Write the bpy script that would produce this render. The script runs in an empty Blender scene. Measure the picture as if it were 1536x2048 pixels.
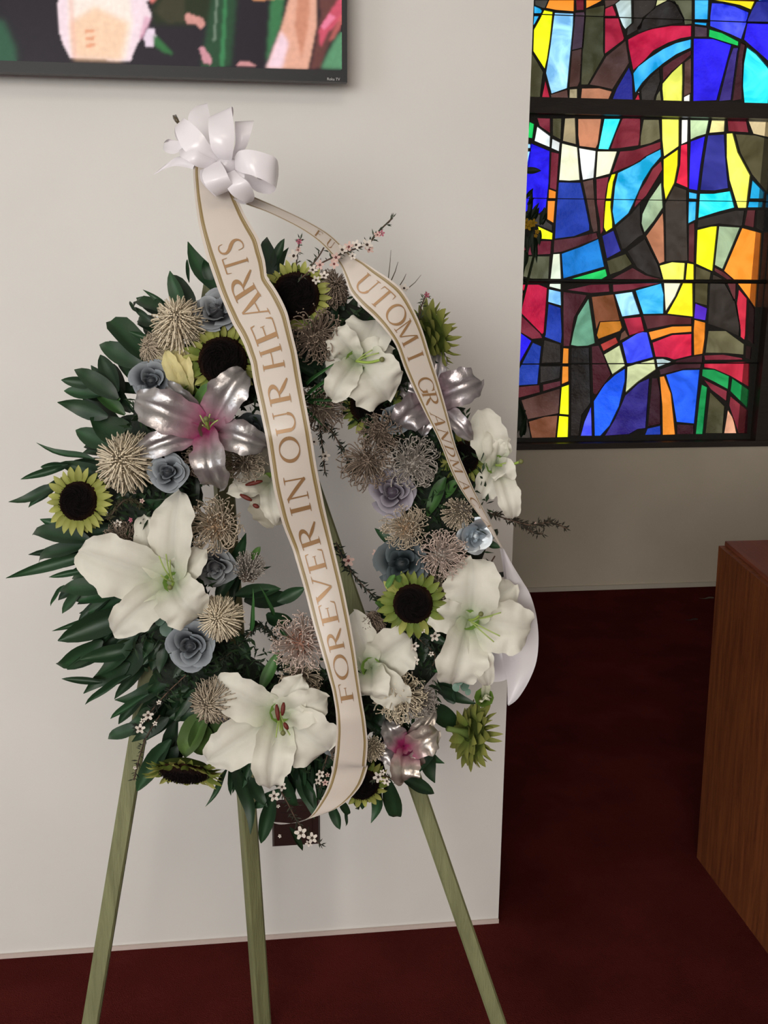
import bpy, bmesh, math, random
import numpy as np
from mathutils import Vector, Matrix, geometry, noise
random.seed(7)
SC = bpy.context.scene
COL = SC.collection
# ------------------------------------------------------------------ camera
FPX = 2000.0
_p, _r, _y = math.radians(13.74), math.radians(.39), math.radians(6.96)
_F = Vector((math.sin(_y)*math.cos(_p), math.cos(_y)*math.cos(_p), -math.sin(_p)))
_rt = Vector((math.cos(_y), -math.sin(_y), 0)); _up = _rt.cross(_F)
_R = _rt*math.cos(_r)+_up*math.sin(_r); _U = -_rt*math.sin(_r)+_up*math.cos(_r)
CAM = Vector((0, 0, 1.5))
cd = bpy.data.cameras.new('camera'); cam = bpy.data.objects.new('camera', cd); COL.objects.link(cam)
cd.sensor_fit = 'VERTICAL'; cd.sensor_height = 24; cd.lens = 24*FPX/2048; cd.clip_start = .02
M = Matrix((( _R.x, _U.x, -_F.x, 0), (_R.y, _U.y, -_F.y, 0), (_R.z, _U.z, -_F.z, 1.5), (0, 0, 0, 1)))
cam.matrix_world = M
SC.camera = cam
SC.view_settings.view_transform = 'Standard'; SC.view_settings.look = 'None'
SC.view_settings.gamma = 1; SC.view_settings.use_curve_mapping = False
SC.view_settings.exposure = 0.0
# ------------------------------------------------------------------ sky (seen through the stained glass)
W = bpy.data.worlds.new('sky'); SC.world = W; W.use_nodes = True
nt = W.node_tree; nt.nodes.clear()
def N(t, **k):
    n = nt.nodes.new(t)
    for a, b in k.items(): setattr(n, a, b)
    return n
wo = N('ShaderNodeOutputWorld'); bg = N('ShaderNodeBackground'); tc = N('ShaderNodeTexCoord')
nz = N('ShaderNodeTexNoise'); nz.inputs['Scale'].default_value = 5; nz.inputs['Detail'].default_value = 6
rp = N('ShaderNodeValToRGB'); e = rp.color_ramp.elements
e[0].position = .40; e[0].color = (.60, .76, 1.0, 1); e[1].position = .58; e[1].color = (1, 1, 1, 1)
nt.links.new(tc.outputs['Generated'], nz.inputs['Vector']); nt.links.new(nz.outputs['Fac'], rp.inputs['Fac'])
nt.links.new(rp.outputs['Color'], bg.inputs['Color']); bg.inputs['Strength'].default_value = 2.2
nt.links.new(bg.outputs['Background'], wo.inputs['Surface'])
# ------------------------------------------------------------------ added area lights out of view: daylight and a warm fill
def area(name, loc, target, sx, sy, power, col):
    l = bpy.data.lights.new(name, 'AREA'); l.shape = 'RECTANGLE'; l.size = sx; l.size_y = sy
    l.energy = power; l.color = col
    o = bpy.data.objects.new(name, l); COL.objects.link(o); o.location = loc
    o.rotation_euler = (Vector(target)-Vector(loc)).to_track_quat('-Z', 'Y').to_euler()
    return o
area('added_daylight', (-1.5, -3.3, 1.95), (-.6, 2.0, 1.2), 2.2, 1.5, 158, (1.0, .96, .905))  # added main light, standing inside the closed rear wall
area('added_daylight', (-2.85, -.6, 1.7), (0.2, 1.4, 1.0), 1.6, 1.6, 27, (.80, .90, 1.0))  # added cool side light; the left wall has no opening
area('added_ceiling_fill', (0.2, -1.2, 3.12), (0.2, .5, 0), .9, .9, 24, (1.0, .90, .78))  # added warm fill under the ceiling, no fixture modelled

# ------------------------------------------------------------------ helpers
def ray(x, y): return _F+_R*((x-768)/FPX)-_U*((y-1024)/FPX)
def onY(x, y, Y): d = ray(x, y); return CAM+d*(Y/d.y)
def onZ(x, y, Z): d = ray(x, y); return CAM+d*((Z-1.5)/d.z)
def onX(x, y, X): d = ray(x, y); return CAM+d*(X/d.x)
def onPlane(x, y, c, k=.12):        # plane Y = c + k z
    d = ray(x, y); t = (c+k*1.5)/(d.y-k*d.z); return CAM+d*t
def wp(x, y, off=0.0):              # a point of the wreath, off metres in front of its ring plane
    p = onPlane(x, y, 1.30); return p-(p-CAM).normalized()*off
def camv(a, b, c): return (_R*a+_U*b-_F*c).normalized()
PX = 1.43/FPX                       # metres per photo pixel at the wreath

WO = {}
def link(o, parent=None, M=None):
    COL.objects.link(o)
    if parent is not None: o.parent = parent
    if M is not None: o.matrix_local = M
    return o
def empty(name, loc, label=None, cat=None, group=None, parent=None):
    o = bpy.data.objects.new(name, None); o.empty_display_size = .05
    link(o, parent); o.location = loc
    if label: o['label'] = label
    if cat: o['category'] = cat
    if group: o['group'] = group
    WO[o.name] = Vector(loc)
    return o
def mesh(name, vs, fs, cols=None, smooth=True, uvs=None):
    m = bpy.data.meshes.new(name); m.from_pydata([tuple(v) for v in vs], [], fs)
    if smooth: m.polygons.foreach_set('use_smooth', [True]*len(m.polygons))
    if cols is not None:
        a = m.color_attributes.new('Col', 'FLOAT_COLOR', 'POINT')
        a.data.foreach_set('color', np.asarray(cols, dtype=np.float32).ravel())
    if uvs is not None:
        u = m.uv_layers.new(name='UVMap'); idx = np.zeros(len(m.loops), dtype=np.int32); m.loops.foreach_get('vertex_index', idx)
        u.data.foreach_set('uv', np.asarray(uvs, dtype=np.float32)[idx].ravel())
    m.update(); return m
def ob(name, m, mat, parent=None, M=None, label=None, cat=None, group=None, kind=None):
    if mat is not None and len(m.materials) == 0: m.materials.append(mat)
    o = bpy.data.objects.new(name, m); link(o, parent, M)
    if label: o['label'] = label
    if cat: o['category'] = cat
    if group: o['group'] = group
    if kind: o['kind'] = kind
    return o
def worldob(name, vs, fs, mat, parent=None, origin=None, cols=None, smooth=True, uvs=None, **k):
    """vertices in world space; parent is unrotated (WO holds its world origin)"""
    vs = [Vector(v) for v in vs]
    if origin is None: origin = sum(vs, Vector())/len(vs)
    m = mesh(name, [v-origin for v in vs], fs, cols, smooth, uvs)
    base = WO[parent.name] if parent is not None else Vector((0, 0, 0))
    o = ob(name, m, mat, parent, Matrix.Translation(origin-base), **k)
    WO[o.name] = Vector(origin)
    return o
class MB:
    def __init__(s): s.v = []; s.f = []; s.c = []
    def add(s, vs, fs, col=None):
        n = len(s.v); s.v += [Vector(v) for v in vs]; s.f += [tuple(i+n for i in f) for f in fs]
        if col is not None:
            s.c += ([tuple(col)]*len(vs) if not isinstance(col[0], (tuple, list)) else list(col))
    def box(s, a, b, col=None):
        x0, y0, z0 = a; x1, y1, z1 = b
        s.add([(x0,y0,z0),(x1,y0,z0),(x1,y1,z0),(x0,y1,z0),(x0,y0,z1),(x1,y0,z1),(x1,y1,z1),(x0,y1,z1)],
              [(0,3,2,1),(4,5,6,7),(0,1,5,4),(1,2,6,5),(2,3,7,6),(3,0,4,7)], col)
    def beam(s, a, b, w, d, nrm, col=None, bev=.12):
        a = Vector(a); b = Vector(b); t = (b-a).normalized(); n = (nrm-t*nrm.dot(t)).normalized(); x = t.cross(n)
        q = []
        for sx, sy in ((-1,-1),(1,-1),(1,1),(-1,1)):
            e1, e2 = (sx*(w/2), sy*(d/2*(1-bev*2))), (sx*(w/2*(1-bev*2)), sy*(d/2))
            q += [e1, e2] if sx*sy > 0 else [e2, e1]
        # order octagon by angle
        q = sorted(q, key=lambda p: math.atan2(p[1]/d, p[0]/w))
        vs = [a+x*p[0]+n*p[1] for p in q]+[b+x*p[0]+n*p[1] for p in q]
        k = len(q)
        s.add(vs, [(i, (i+1) % k, k+(i+1) % k, k+i) for i in range(k)]+[tuple(range(k))[::-1], tuple(range(k, 2*k))], col)
    def tube(s, pts, rad, n=5, col=None, cap=True):
        pts = [Vector(p) for p in pts]; K = len(pts)
        rr = rad if isinstance(rad, (list, tuple)) else [rad]*K
        vs = []; ref = Vector((.3, .2, .93))
        for i, p in enumerate(pts):
            t = (pts[min(i+1, K-1)]-pts[max(i-1, 0)]).normalized()
            x = t.cross(ref)
            if x.length < 1e-4: x = t.cross(Vector((1, 0, 0)))
            x.normalize(); y = t.cross(x)
            for j in range(n):
                a = 2*math.pi*j/n; vs.append(p+(x*math.cos(a)+y*math.sin(a))*rr[i])
        fs = [(i*n+j, i*n+(j+1) % n, (i+1)*n+(j+1) % n, (i+1)*n+j) for i in range(K-1) for j in range(n)]
        if cap: fs += [tuple(range(n))[::-1], tuple(range((K-1)*n, K*n))]
        s.add(vs, fs, col)
    def ball(s, c, r, col=None, nu=6, nv=4, sc=(1, 1, 1)):
        c = Vector(c); vs = [c+Vector((0, 0, r*sc[2]))]
        for i in range(1, nv):
            th = math.pi*i/nv
            for j in range(nu):
                a = 2*math.pi*j/nu
                vs.append(c+Vector((r*sc[0]*math.sin(th)*math.cos(a), r*sc[1]*math.sin(th)*math.sin(a), r*sc[2]*math.cos(th))))
        vs.append(c-Vector((0, 0, r*sc[2]))); L = len(vs)-1
        fs = [(0, 1+j, 1+(j+1) % nu) for j in range(nu)]
        for i in range(nv-2):
            for j in range(nu):
                a = 1+i*nu; fs.append((a+j, a+nu+j, a+nu+(j+1) % nu, a+(j+1) % nu))
        a = 1+(nv-2)*nu; fs += [(a+j, L, a+(j+1) % nu) for j in range(nu)]
        s.add(vs, fs, col)
    def build(s, name, mat, parent=None, origin=None, smooth=False, world=True, M=None, **k):
        cols = s.c if len(s.c) == len(s.v) and s.c else None
        if world: return worldob(name, s.v, s.f, mat, parent, origin, cols, smooth, **k)
        return ob(name, mesh(name, s.v, s.f, cols, smooth), mat, parent, M, **k)
def catmull(P, n):
    """resample a list of tuples by Catmull-Rom, n samples per segment"""
    P = [np.array(p, float) for p in P]; out = []
    for i in range(len(P)-1):
        a, b, c, d = P[max(i-1, 0)], P[i], P[i+1], P[min(i+2, len(P)-1)]
        for j in range(n):
            t = j/n; out.append(.5*((2*b)+(c-a)*t+(2*a-5*b+4*c-d)*t*t+(3*b-a-3*c+d)*t**3))
    out.append(P[-1]); return out
def lin(*c): return tuple(((v/255)/12.92 if v/255 < .04045 else ((v/255+.055)/1.055)**2.4) for v in c)

# ------------------------------------------------------------------ materials
def nodemat(name):
    m = bpy.data.materials.new(name); m.use_nodes = True
    t = m.node_tree; b = t.nodes['Principled BSDF']; return m, t, b
def mat(name, col, rough=.6, metal=0, bump=0, bscale=40, var=0, vscale=6, vcol=None, spec=.5, stretch=None, detail=4, sheen=0, coat=0):
    m, t, b = nodemat(name)
    b.inputs['Base Color'].default_value = (*col, 1); b.inputs['Roughness'].default_value = rough
    b.inputs['Metallic'].default_value = metal; b.inputs['Specular IOR Level'].default_value = spec
    b.inputs['Sheen Weight'].default_value = sheen; b.inputs['Coat Weight'].default_value = coat
    tc = t.nodes.new('ShaderNodeTexCoord'); src = tc.outputs['Object']
    if stretch:
        mp = t.nodes.new('ShaderNodeMapping'); mp.inputs['Scale'].default_value = stretch
        t.links.new(src, mp.inputs['Vector']); src = mp.outputs['Vector']
    if var:
        n = t.nodes.new('ShaderNodeTexNoise'); n.inputs['Scale'].default_value = vscale; n.inputs['Detail'].default_value = detail
        t.links.new(src, n.inputs['Vector'])
        mx = t.nodes.new('ShaderNodeMix'); mx.data_type = 'RGBA'; vc = vcol or tuple(c*(1-var) for c in col)
        mx.inputs['A'].default_value = (*vc, 1); mx.inputs['B'].default_value = (*col, 1)
        r = t.nodes.new('ShaderNodeMapRange'); r.inputs['From Min'].default_value = .3; r.inputs['From Max'].default_value = .7
        t.links.new(n.outputs['Fac'], r.inputs['Value']); t.links.new(r.outputs['Result'], mx.inputs['Factor'])
        t.links.new(mx.outputs['Result'], b.inputs['Base Color'])
    if bump:
        n = t.nodes.new('ShaderNodeTexNoise'); n.inputs['Scale'].default_value = bscale; n.inputs['Detail'].default_value = 5
        t.links.new(src, n.inputs['Vector']); bp = t.nodes.new('ShaderNodeBump'); bp.inputs['Strength'].default_value = bump
        bp.inputs['Distance'].default_value = .01
        t.links.new(n.outputs['Fac'], bp.inputs['Height']); t.links.new(bp.outputs['Normal'], b.inputs['Normal'])
    return m
def flora(name, rough=.5, transl=.15, bump=0, bscale=60, var=.12, vary=.15, spec=.4, stretch=(1, 1, 1), sheen=0):
    """colour from the mesh attribute Col (its alpha drives the metallic paint), slight noise and per-piece variation"""
    m, t, b = nodemat(name); L = t.links.new
    at = t.nodes.new('ShaderNodeAttribute'); at.attribute_name = 'Col'
    tc = t.nodes.new('ShaderNodeTexCoord'); mp = t.nodes.new('ShaderNodeMapping'); mp.inputs['Scale'].default_value = stretch
    L(tc.outputs['Object'], mp.inputs['Vector'])
    n = t.nodes.new('ShaderNodeTexNoise'); n.inputs['Scale'].default_value = bscale; n.inputs['Detail'].default_value = 3
    L(mp.outputs['Vector'], n.inputs['Vector'])
    oi = t.nodes.new('ShaderNodeObjectInfo')
    a = t.nodes.new('ShaderNodeMapRange'); a.inputs['To Min'].default_value = 1-var; a.inputs['To Max'].default_value = 1+var
    L(n.outputs['Fac'], a.inputs['Value'])
    c = t.nodes.new('ShaderNodeMapRange'); c.inputs['To Min'].default_value = 1-vary; c.inputs['To Max'].default_value = 1+vary
    L(oi.outputs['Random'], c.inputs['Value'])
    mu = t.nodes.new('ShaderNodeMath'); mu.operation = 'MULTIPLY'; L(a.outputs['Result'], mu.inputs[0]); L(c.outputs['Result'], mu.inputs[1])
    vm = t.nodes.new('ShaderNodeVectorMath'); vm.operation = 'SCALE'; L(at.outputs['Color'], vm.inputs[0]); L(mu.outputs[0], vm.inputs['Scale'])
    L(vm.outputs['Vector'], b.inputs['Base Color']); L(at.outputs['Alpha'], b.inputs['Metallic'])
    b.inputs['Roughness'].default_value = rough; b.inputs['Specular IOR Level'].default_value = spec; b.inputs['Sheen Weight'].default_value = sheen
    if bump:
        bp = t.nodes.new('ShaderNodeBump'); bp.inputs['Strength'].default_value = bump; bp.inputs['Distance'].default_value = .004
        L(n.outputs['Fac'], bp.inputs['Height']); L(bp.outputs['Normal'], b.inputs['Normal'])
    if transl:
        tr = t.nodes.new('ShaderNodeBsdfTranslucent'); L(vm.outputs['Vector'], tr.inputs['Color'])
        mx = t.nodes.new('ShaderNodeMixShader'); mx.inputs['Fac'].default_value = transl
        L(b.outputs['BSDF'], mx.inputs[1]); L(tr.outputs['BSDF'], mx.inputs[2])
        L(mx.outputs['Shader'], t.nodes['Material Output'].inputs['Surface'])
    return m
M_WALL = mat('painted_plaster', (.70, .685, .655), .75, bump=.10, bscale=14, var=.05, vscale=3, spec=.25)
M_ROUGHWALL = mat('patched_plaster', (.62, .55, .44), .8, bump=.5, bscale=9, var=.10, vscale=3, spec=.2)
M_CARPET = mat('red_carpet', (.120, .021, .018), 1.0, bump=.9, bscale=420, var=.35, vscale=5, spec=0, sheen=0)
M_CEIL = mat('ceiling_paint', (.6, .58, .54), .8)
M_TRIM = mat('skirting_paint', (.55, .50, .42), .6)
M_DARKWOOD = mat('dark_window_wood', (.034, .023, .017), .42, bump=.15, bscale=40, var=.4, vscale=8, stretch=(1, 8, 8))
M_LEAD = mat('lead_came', (.020, .018, .015), .5, bump=.2, bscale=120, spec=.4)
M_BOXWOOD = mat('stained_oak', (.225, .068, .022), .38, bump=.12, bscale=60, var=.55, vscale=18, vcol=(.115, .032, .012), stretch=(5, 5, .35), detail=6)
M_BOXTOP = mat('stained_oak_top', (.22, .062, .035), .34, bump=.08, bscale=60, var=.35, vscale=20, stretch=(5, .4, 5))
M_EASEL = mat('green_stained_wood', (.20, .21, .10), .62, bump=.25, bscale=90, var=.5, vscale=22, vcol=(.135, .14, .065), stretch=(4, 4, .3), detail=6)
M_PLATE = mat('brown_plate', (.030, .014, .012), .35)
M_BLACK = mat('tv_bezel', (.014, .014, .016), .45, spec=.25)
M_WIRE = mat('dark_wire', (.012, .016, .012), .5)
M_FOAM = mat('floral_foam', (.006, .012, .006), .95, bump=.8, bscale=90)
M_SATIN = flora('white_satin', .25, .25, 0, 20, .02, .02, .5, sheen=.3)
M_PETAL = flora('lily_petal', .55, .28, .12, 90, .05, .04, .25)
M_SILVER = flora('silver_painted_petal', .34, 0, .22, 110, .12, .05, .5, stretch=(1, 1, 1))
M_ROSE = flora('dusted_rose_petal', .50, .05, .15, 160, .12, .10, .4)
M_LEAF = flora('glossy_leaf', .48, .10, .10, 70, .22, .38, .45)
M_SUN = flora('sunflower_petal', .6, .2, .1, 120, .18, .16, .2)
M_DISK = flora('sunflower_disk', .95, 0, .9, 260, .35, .05, .05)
M_STYLE = flora('pincushion_style', .6, .10, 0, 60, .1, .06, .2)
M_NEEDLE = flora('waxflower_needle', .6, .05, 0, 60, .25, .2, .2)
M_BLOSSOM = flora('waxflower_blossom', .6, .2, 0, 60, .1, .1, .2)
M_STEM = flora('pistil', .5, .15, 0, 60, .1, .05, .3)
# ================================================================== the setting
DW = onZ(500, 1879, 0).y            # plane of the wall that carries the television
DB = onZ(1250, 1177, 0).y           # plane of the wall with the window
X1 = onY(1032, 921, DW).x           # free end of the television wall
XL, XR, YR, H = -3.0, 3.6, -3.6, 3.2
def struct(name, mb, m, parent=None, smooth=False, **k):
    o = mb.build(name, m, parent, smooth=smooth, **k)
    if parent is None: o['kind'] = 'structure'
    return o
b = MB(); b.box((XL-.1, YR-.1, -.08), (XR+.1, DB+.4, 0)); struct('floor', b, M_CARPET)
b = MB(); b.box((XL-.1, YR-.1, H), (XR+.1, DB+.3, H+.1)); struct('ceiling', b, M_CEIL)
b = MB(); b.box((XL, DW, 0), (X1, DW+.14, H)); o = struct('wall_television', b, M_WALL)
b = MB(); b.box((XL-.1, YR, 0), (XL, DB+.1, H)); struct('wall_left', b, M_WALL)
b = MB(); b.box((XR, YR, 0), (XR+.1, DB+.1, H)); struct('wall_right', b, M_WALL)
b = MB(); b.box((XL, YR-.1, 0), (XR, YR, H)); struct('wall_rear', b, M_WALL)
# back wall with the window opening
GX0 = .55; GX1 = onY(1500, 850, DB+.05).x+.005
ZS = onY(1250, 881, DB+.05).z; ZT = 2.98
ZSB = onY(1250, 896, DB).z
b = MB(); TH = .22
b.box((XL, DB, 0), (GX0-.06, DB+TH, H)); b.box((GX1+.02, DB, 0), (XR, DB+TH, H))
b.box((GX0-.06, DB, 0), (GX1+.02, DB+TH, ZSB)); b.box((GX0-.06, DB, ZT+.05), (GX1+.02, DB+TH, H))
bm = bmesh.new()
struct('wall_back', b, M_ROUGHWALL)
b = MB(); b.box((X1-.9, DB-.012, 0), (XR, DB-.001, onY(1250, 1170, DB).z+.004)); struct('baseboard_back', b, M_TRIM)
b = MB(); b.box((XL, DW-.006, 0), (X1, DW-.001, .010)); struct('baseboard_television', b, mat('caulk_line', (.55, .45, .41), .7))
# unseen frame on the solid rear wall, added to go with the area light
for i, (x0, x1) in enumerate(((-2.6, 0.0), )):
    b = MB(); z0, z1 = .9, 2.6
    b.box((x0-.07, YR+.001, z0-.07), (x1+.07, YR+.05, z0)); b.box((x0-.07, YR+.001, z1), (x1+.07, YR+.05, z1+.07))
    b.box((x0-.07, YR+.001, z0), (x0, YR+.05, z1)); b.box((x1, YR+.001, z0), (x1+.07, YR+.05, z1)); b.box(((x0+x1)/2-.02, YR+.001, z0), ((x0+x1)/2+.02, YR+.05, z1))
    struct('added_window_frame', b, M_DARKWOOD)
# ---- stained glass window
YG = DB+.05
win = empty('window_1', ((GX0+GX1)/2, DB+.05, ZS)); win['kind'] = 'structure'
XW1 = GX1
b = MB()
b.box((GX0-.06, DB-.012, ZSB), (GX1+.32, DB+.11, ZS)); b.build('sill', M_DARKWOOD, win)
b = MB(); b.box((GX1, DB-.008, ZS), (GX1+.32, DB+.11, ZT+.05)); b.build('jamb', M_DARKWOOD, win)
b = MB(); b.box((GX0-.06, DB-.008, ZS), (GX0, DB+.11, ZT+.05)); b.build('jamb', M_DARKWOOD, win)
b = MB(); b.box((GX0, DB-.008, ZT), (GX1, DB+.11, ZT+.05)); b.build('head', M_DARKWOOD, win)
zb0 = onY(1300, 235, YG).z; zb1 = onY(1300, 204, YG).z
b = MB(); b.box((GX0, DB-.002, zb0), (GX1, DB+.10, zb1)); b.build('transom', M_DARKWOOD, win)
ZM = (zb0+zb1)/2
for (y_, th) in ((37, .0022), (400, .0018), (562.5, .009), (727, .0028)):
    z = onY(1300, y_, YG-.012).z
    b = MB(); b.tube([(GX0, YG-.012, z), (GX1, YG-.012, z)], th, 8); b.build('saddle_bar', M_LEAD, win, smooth=True)
for (x0_, x1_) in ((1083, 1180), (1404, 1450)):
    pass
PAL = dict(
 cyan=(0,178,232), cyanb=(0,240,255), cyan2=(15,160,210), sky=(150,215,250), yellow=(255,250,10), yellow2=(255,225,25), yelpale=(255,250,95), cream=(248,240,195),
 white=(255,250,235), orange=(255,140,35), orange2=(225,125,20), crimson=(215,20,60), red=(190,30,55), darkred=(118,28,42), maroon=(84,28,32), maroon2=(60,18,26), olive=(98,92,62), olive2=(72,66,38),
 dark=(52,42,34), dark2=(38,30,24), brown=(84,52,42), brown2=(120,70,45), tan=(172,152,112), copper=(185,118,82), navy=(36,38,130), royal=(38,20,225), blue=(30,50,230), bluedeep=(25,55,150),
 skyblue=(0,120,190), leafblue=(30,95,235), green=(20,200,85), green2=(10,145,70), purple=(55,38,115), purple2=(70,20,175), palegreen=(190,215,165), sage=(115,160,115), pale=(190,200,180), peach=(235,165,125), mauve=(78,52,60), creamyel=(240,225,150), tantex=(235,210,160), textgreen=(160,180,140), redtex=(190,50,35), orangebrown=(140,70,30), greyish=(68,62,54))
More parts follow.
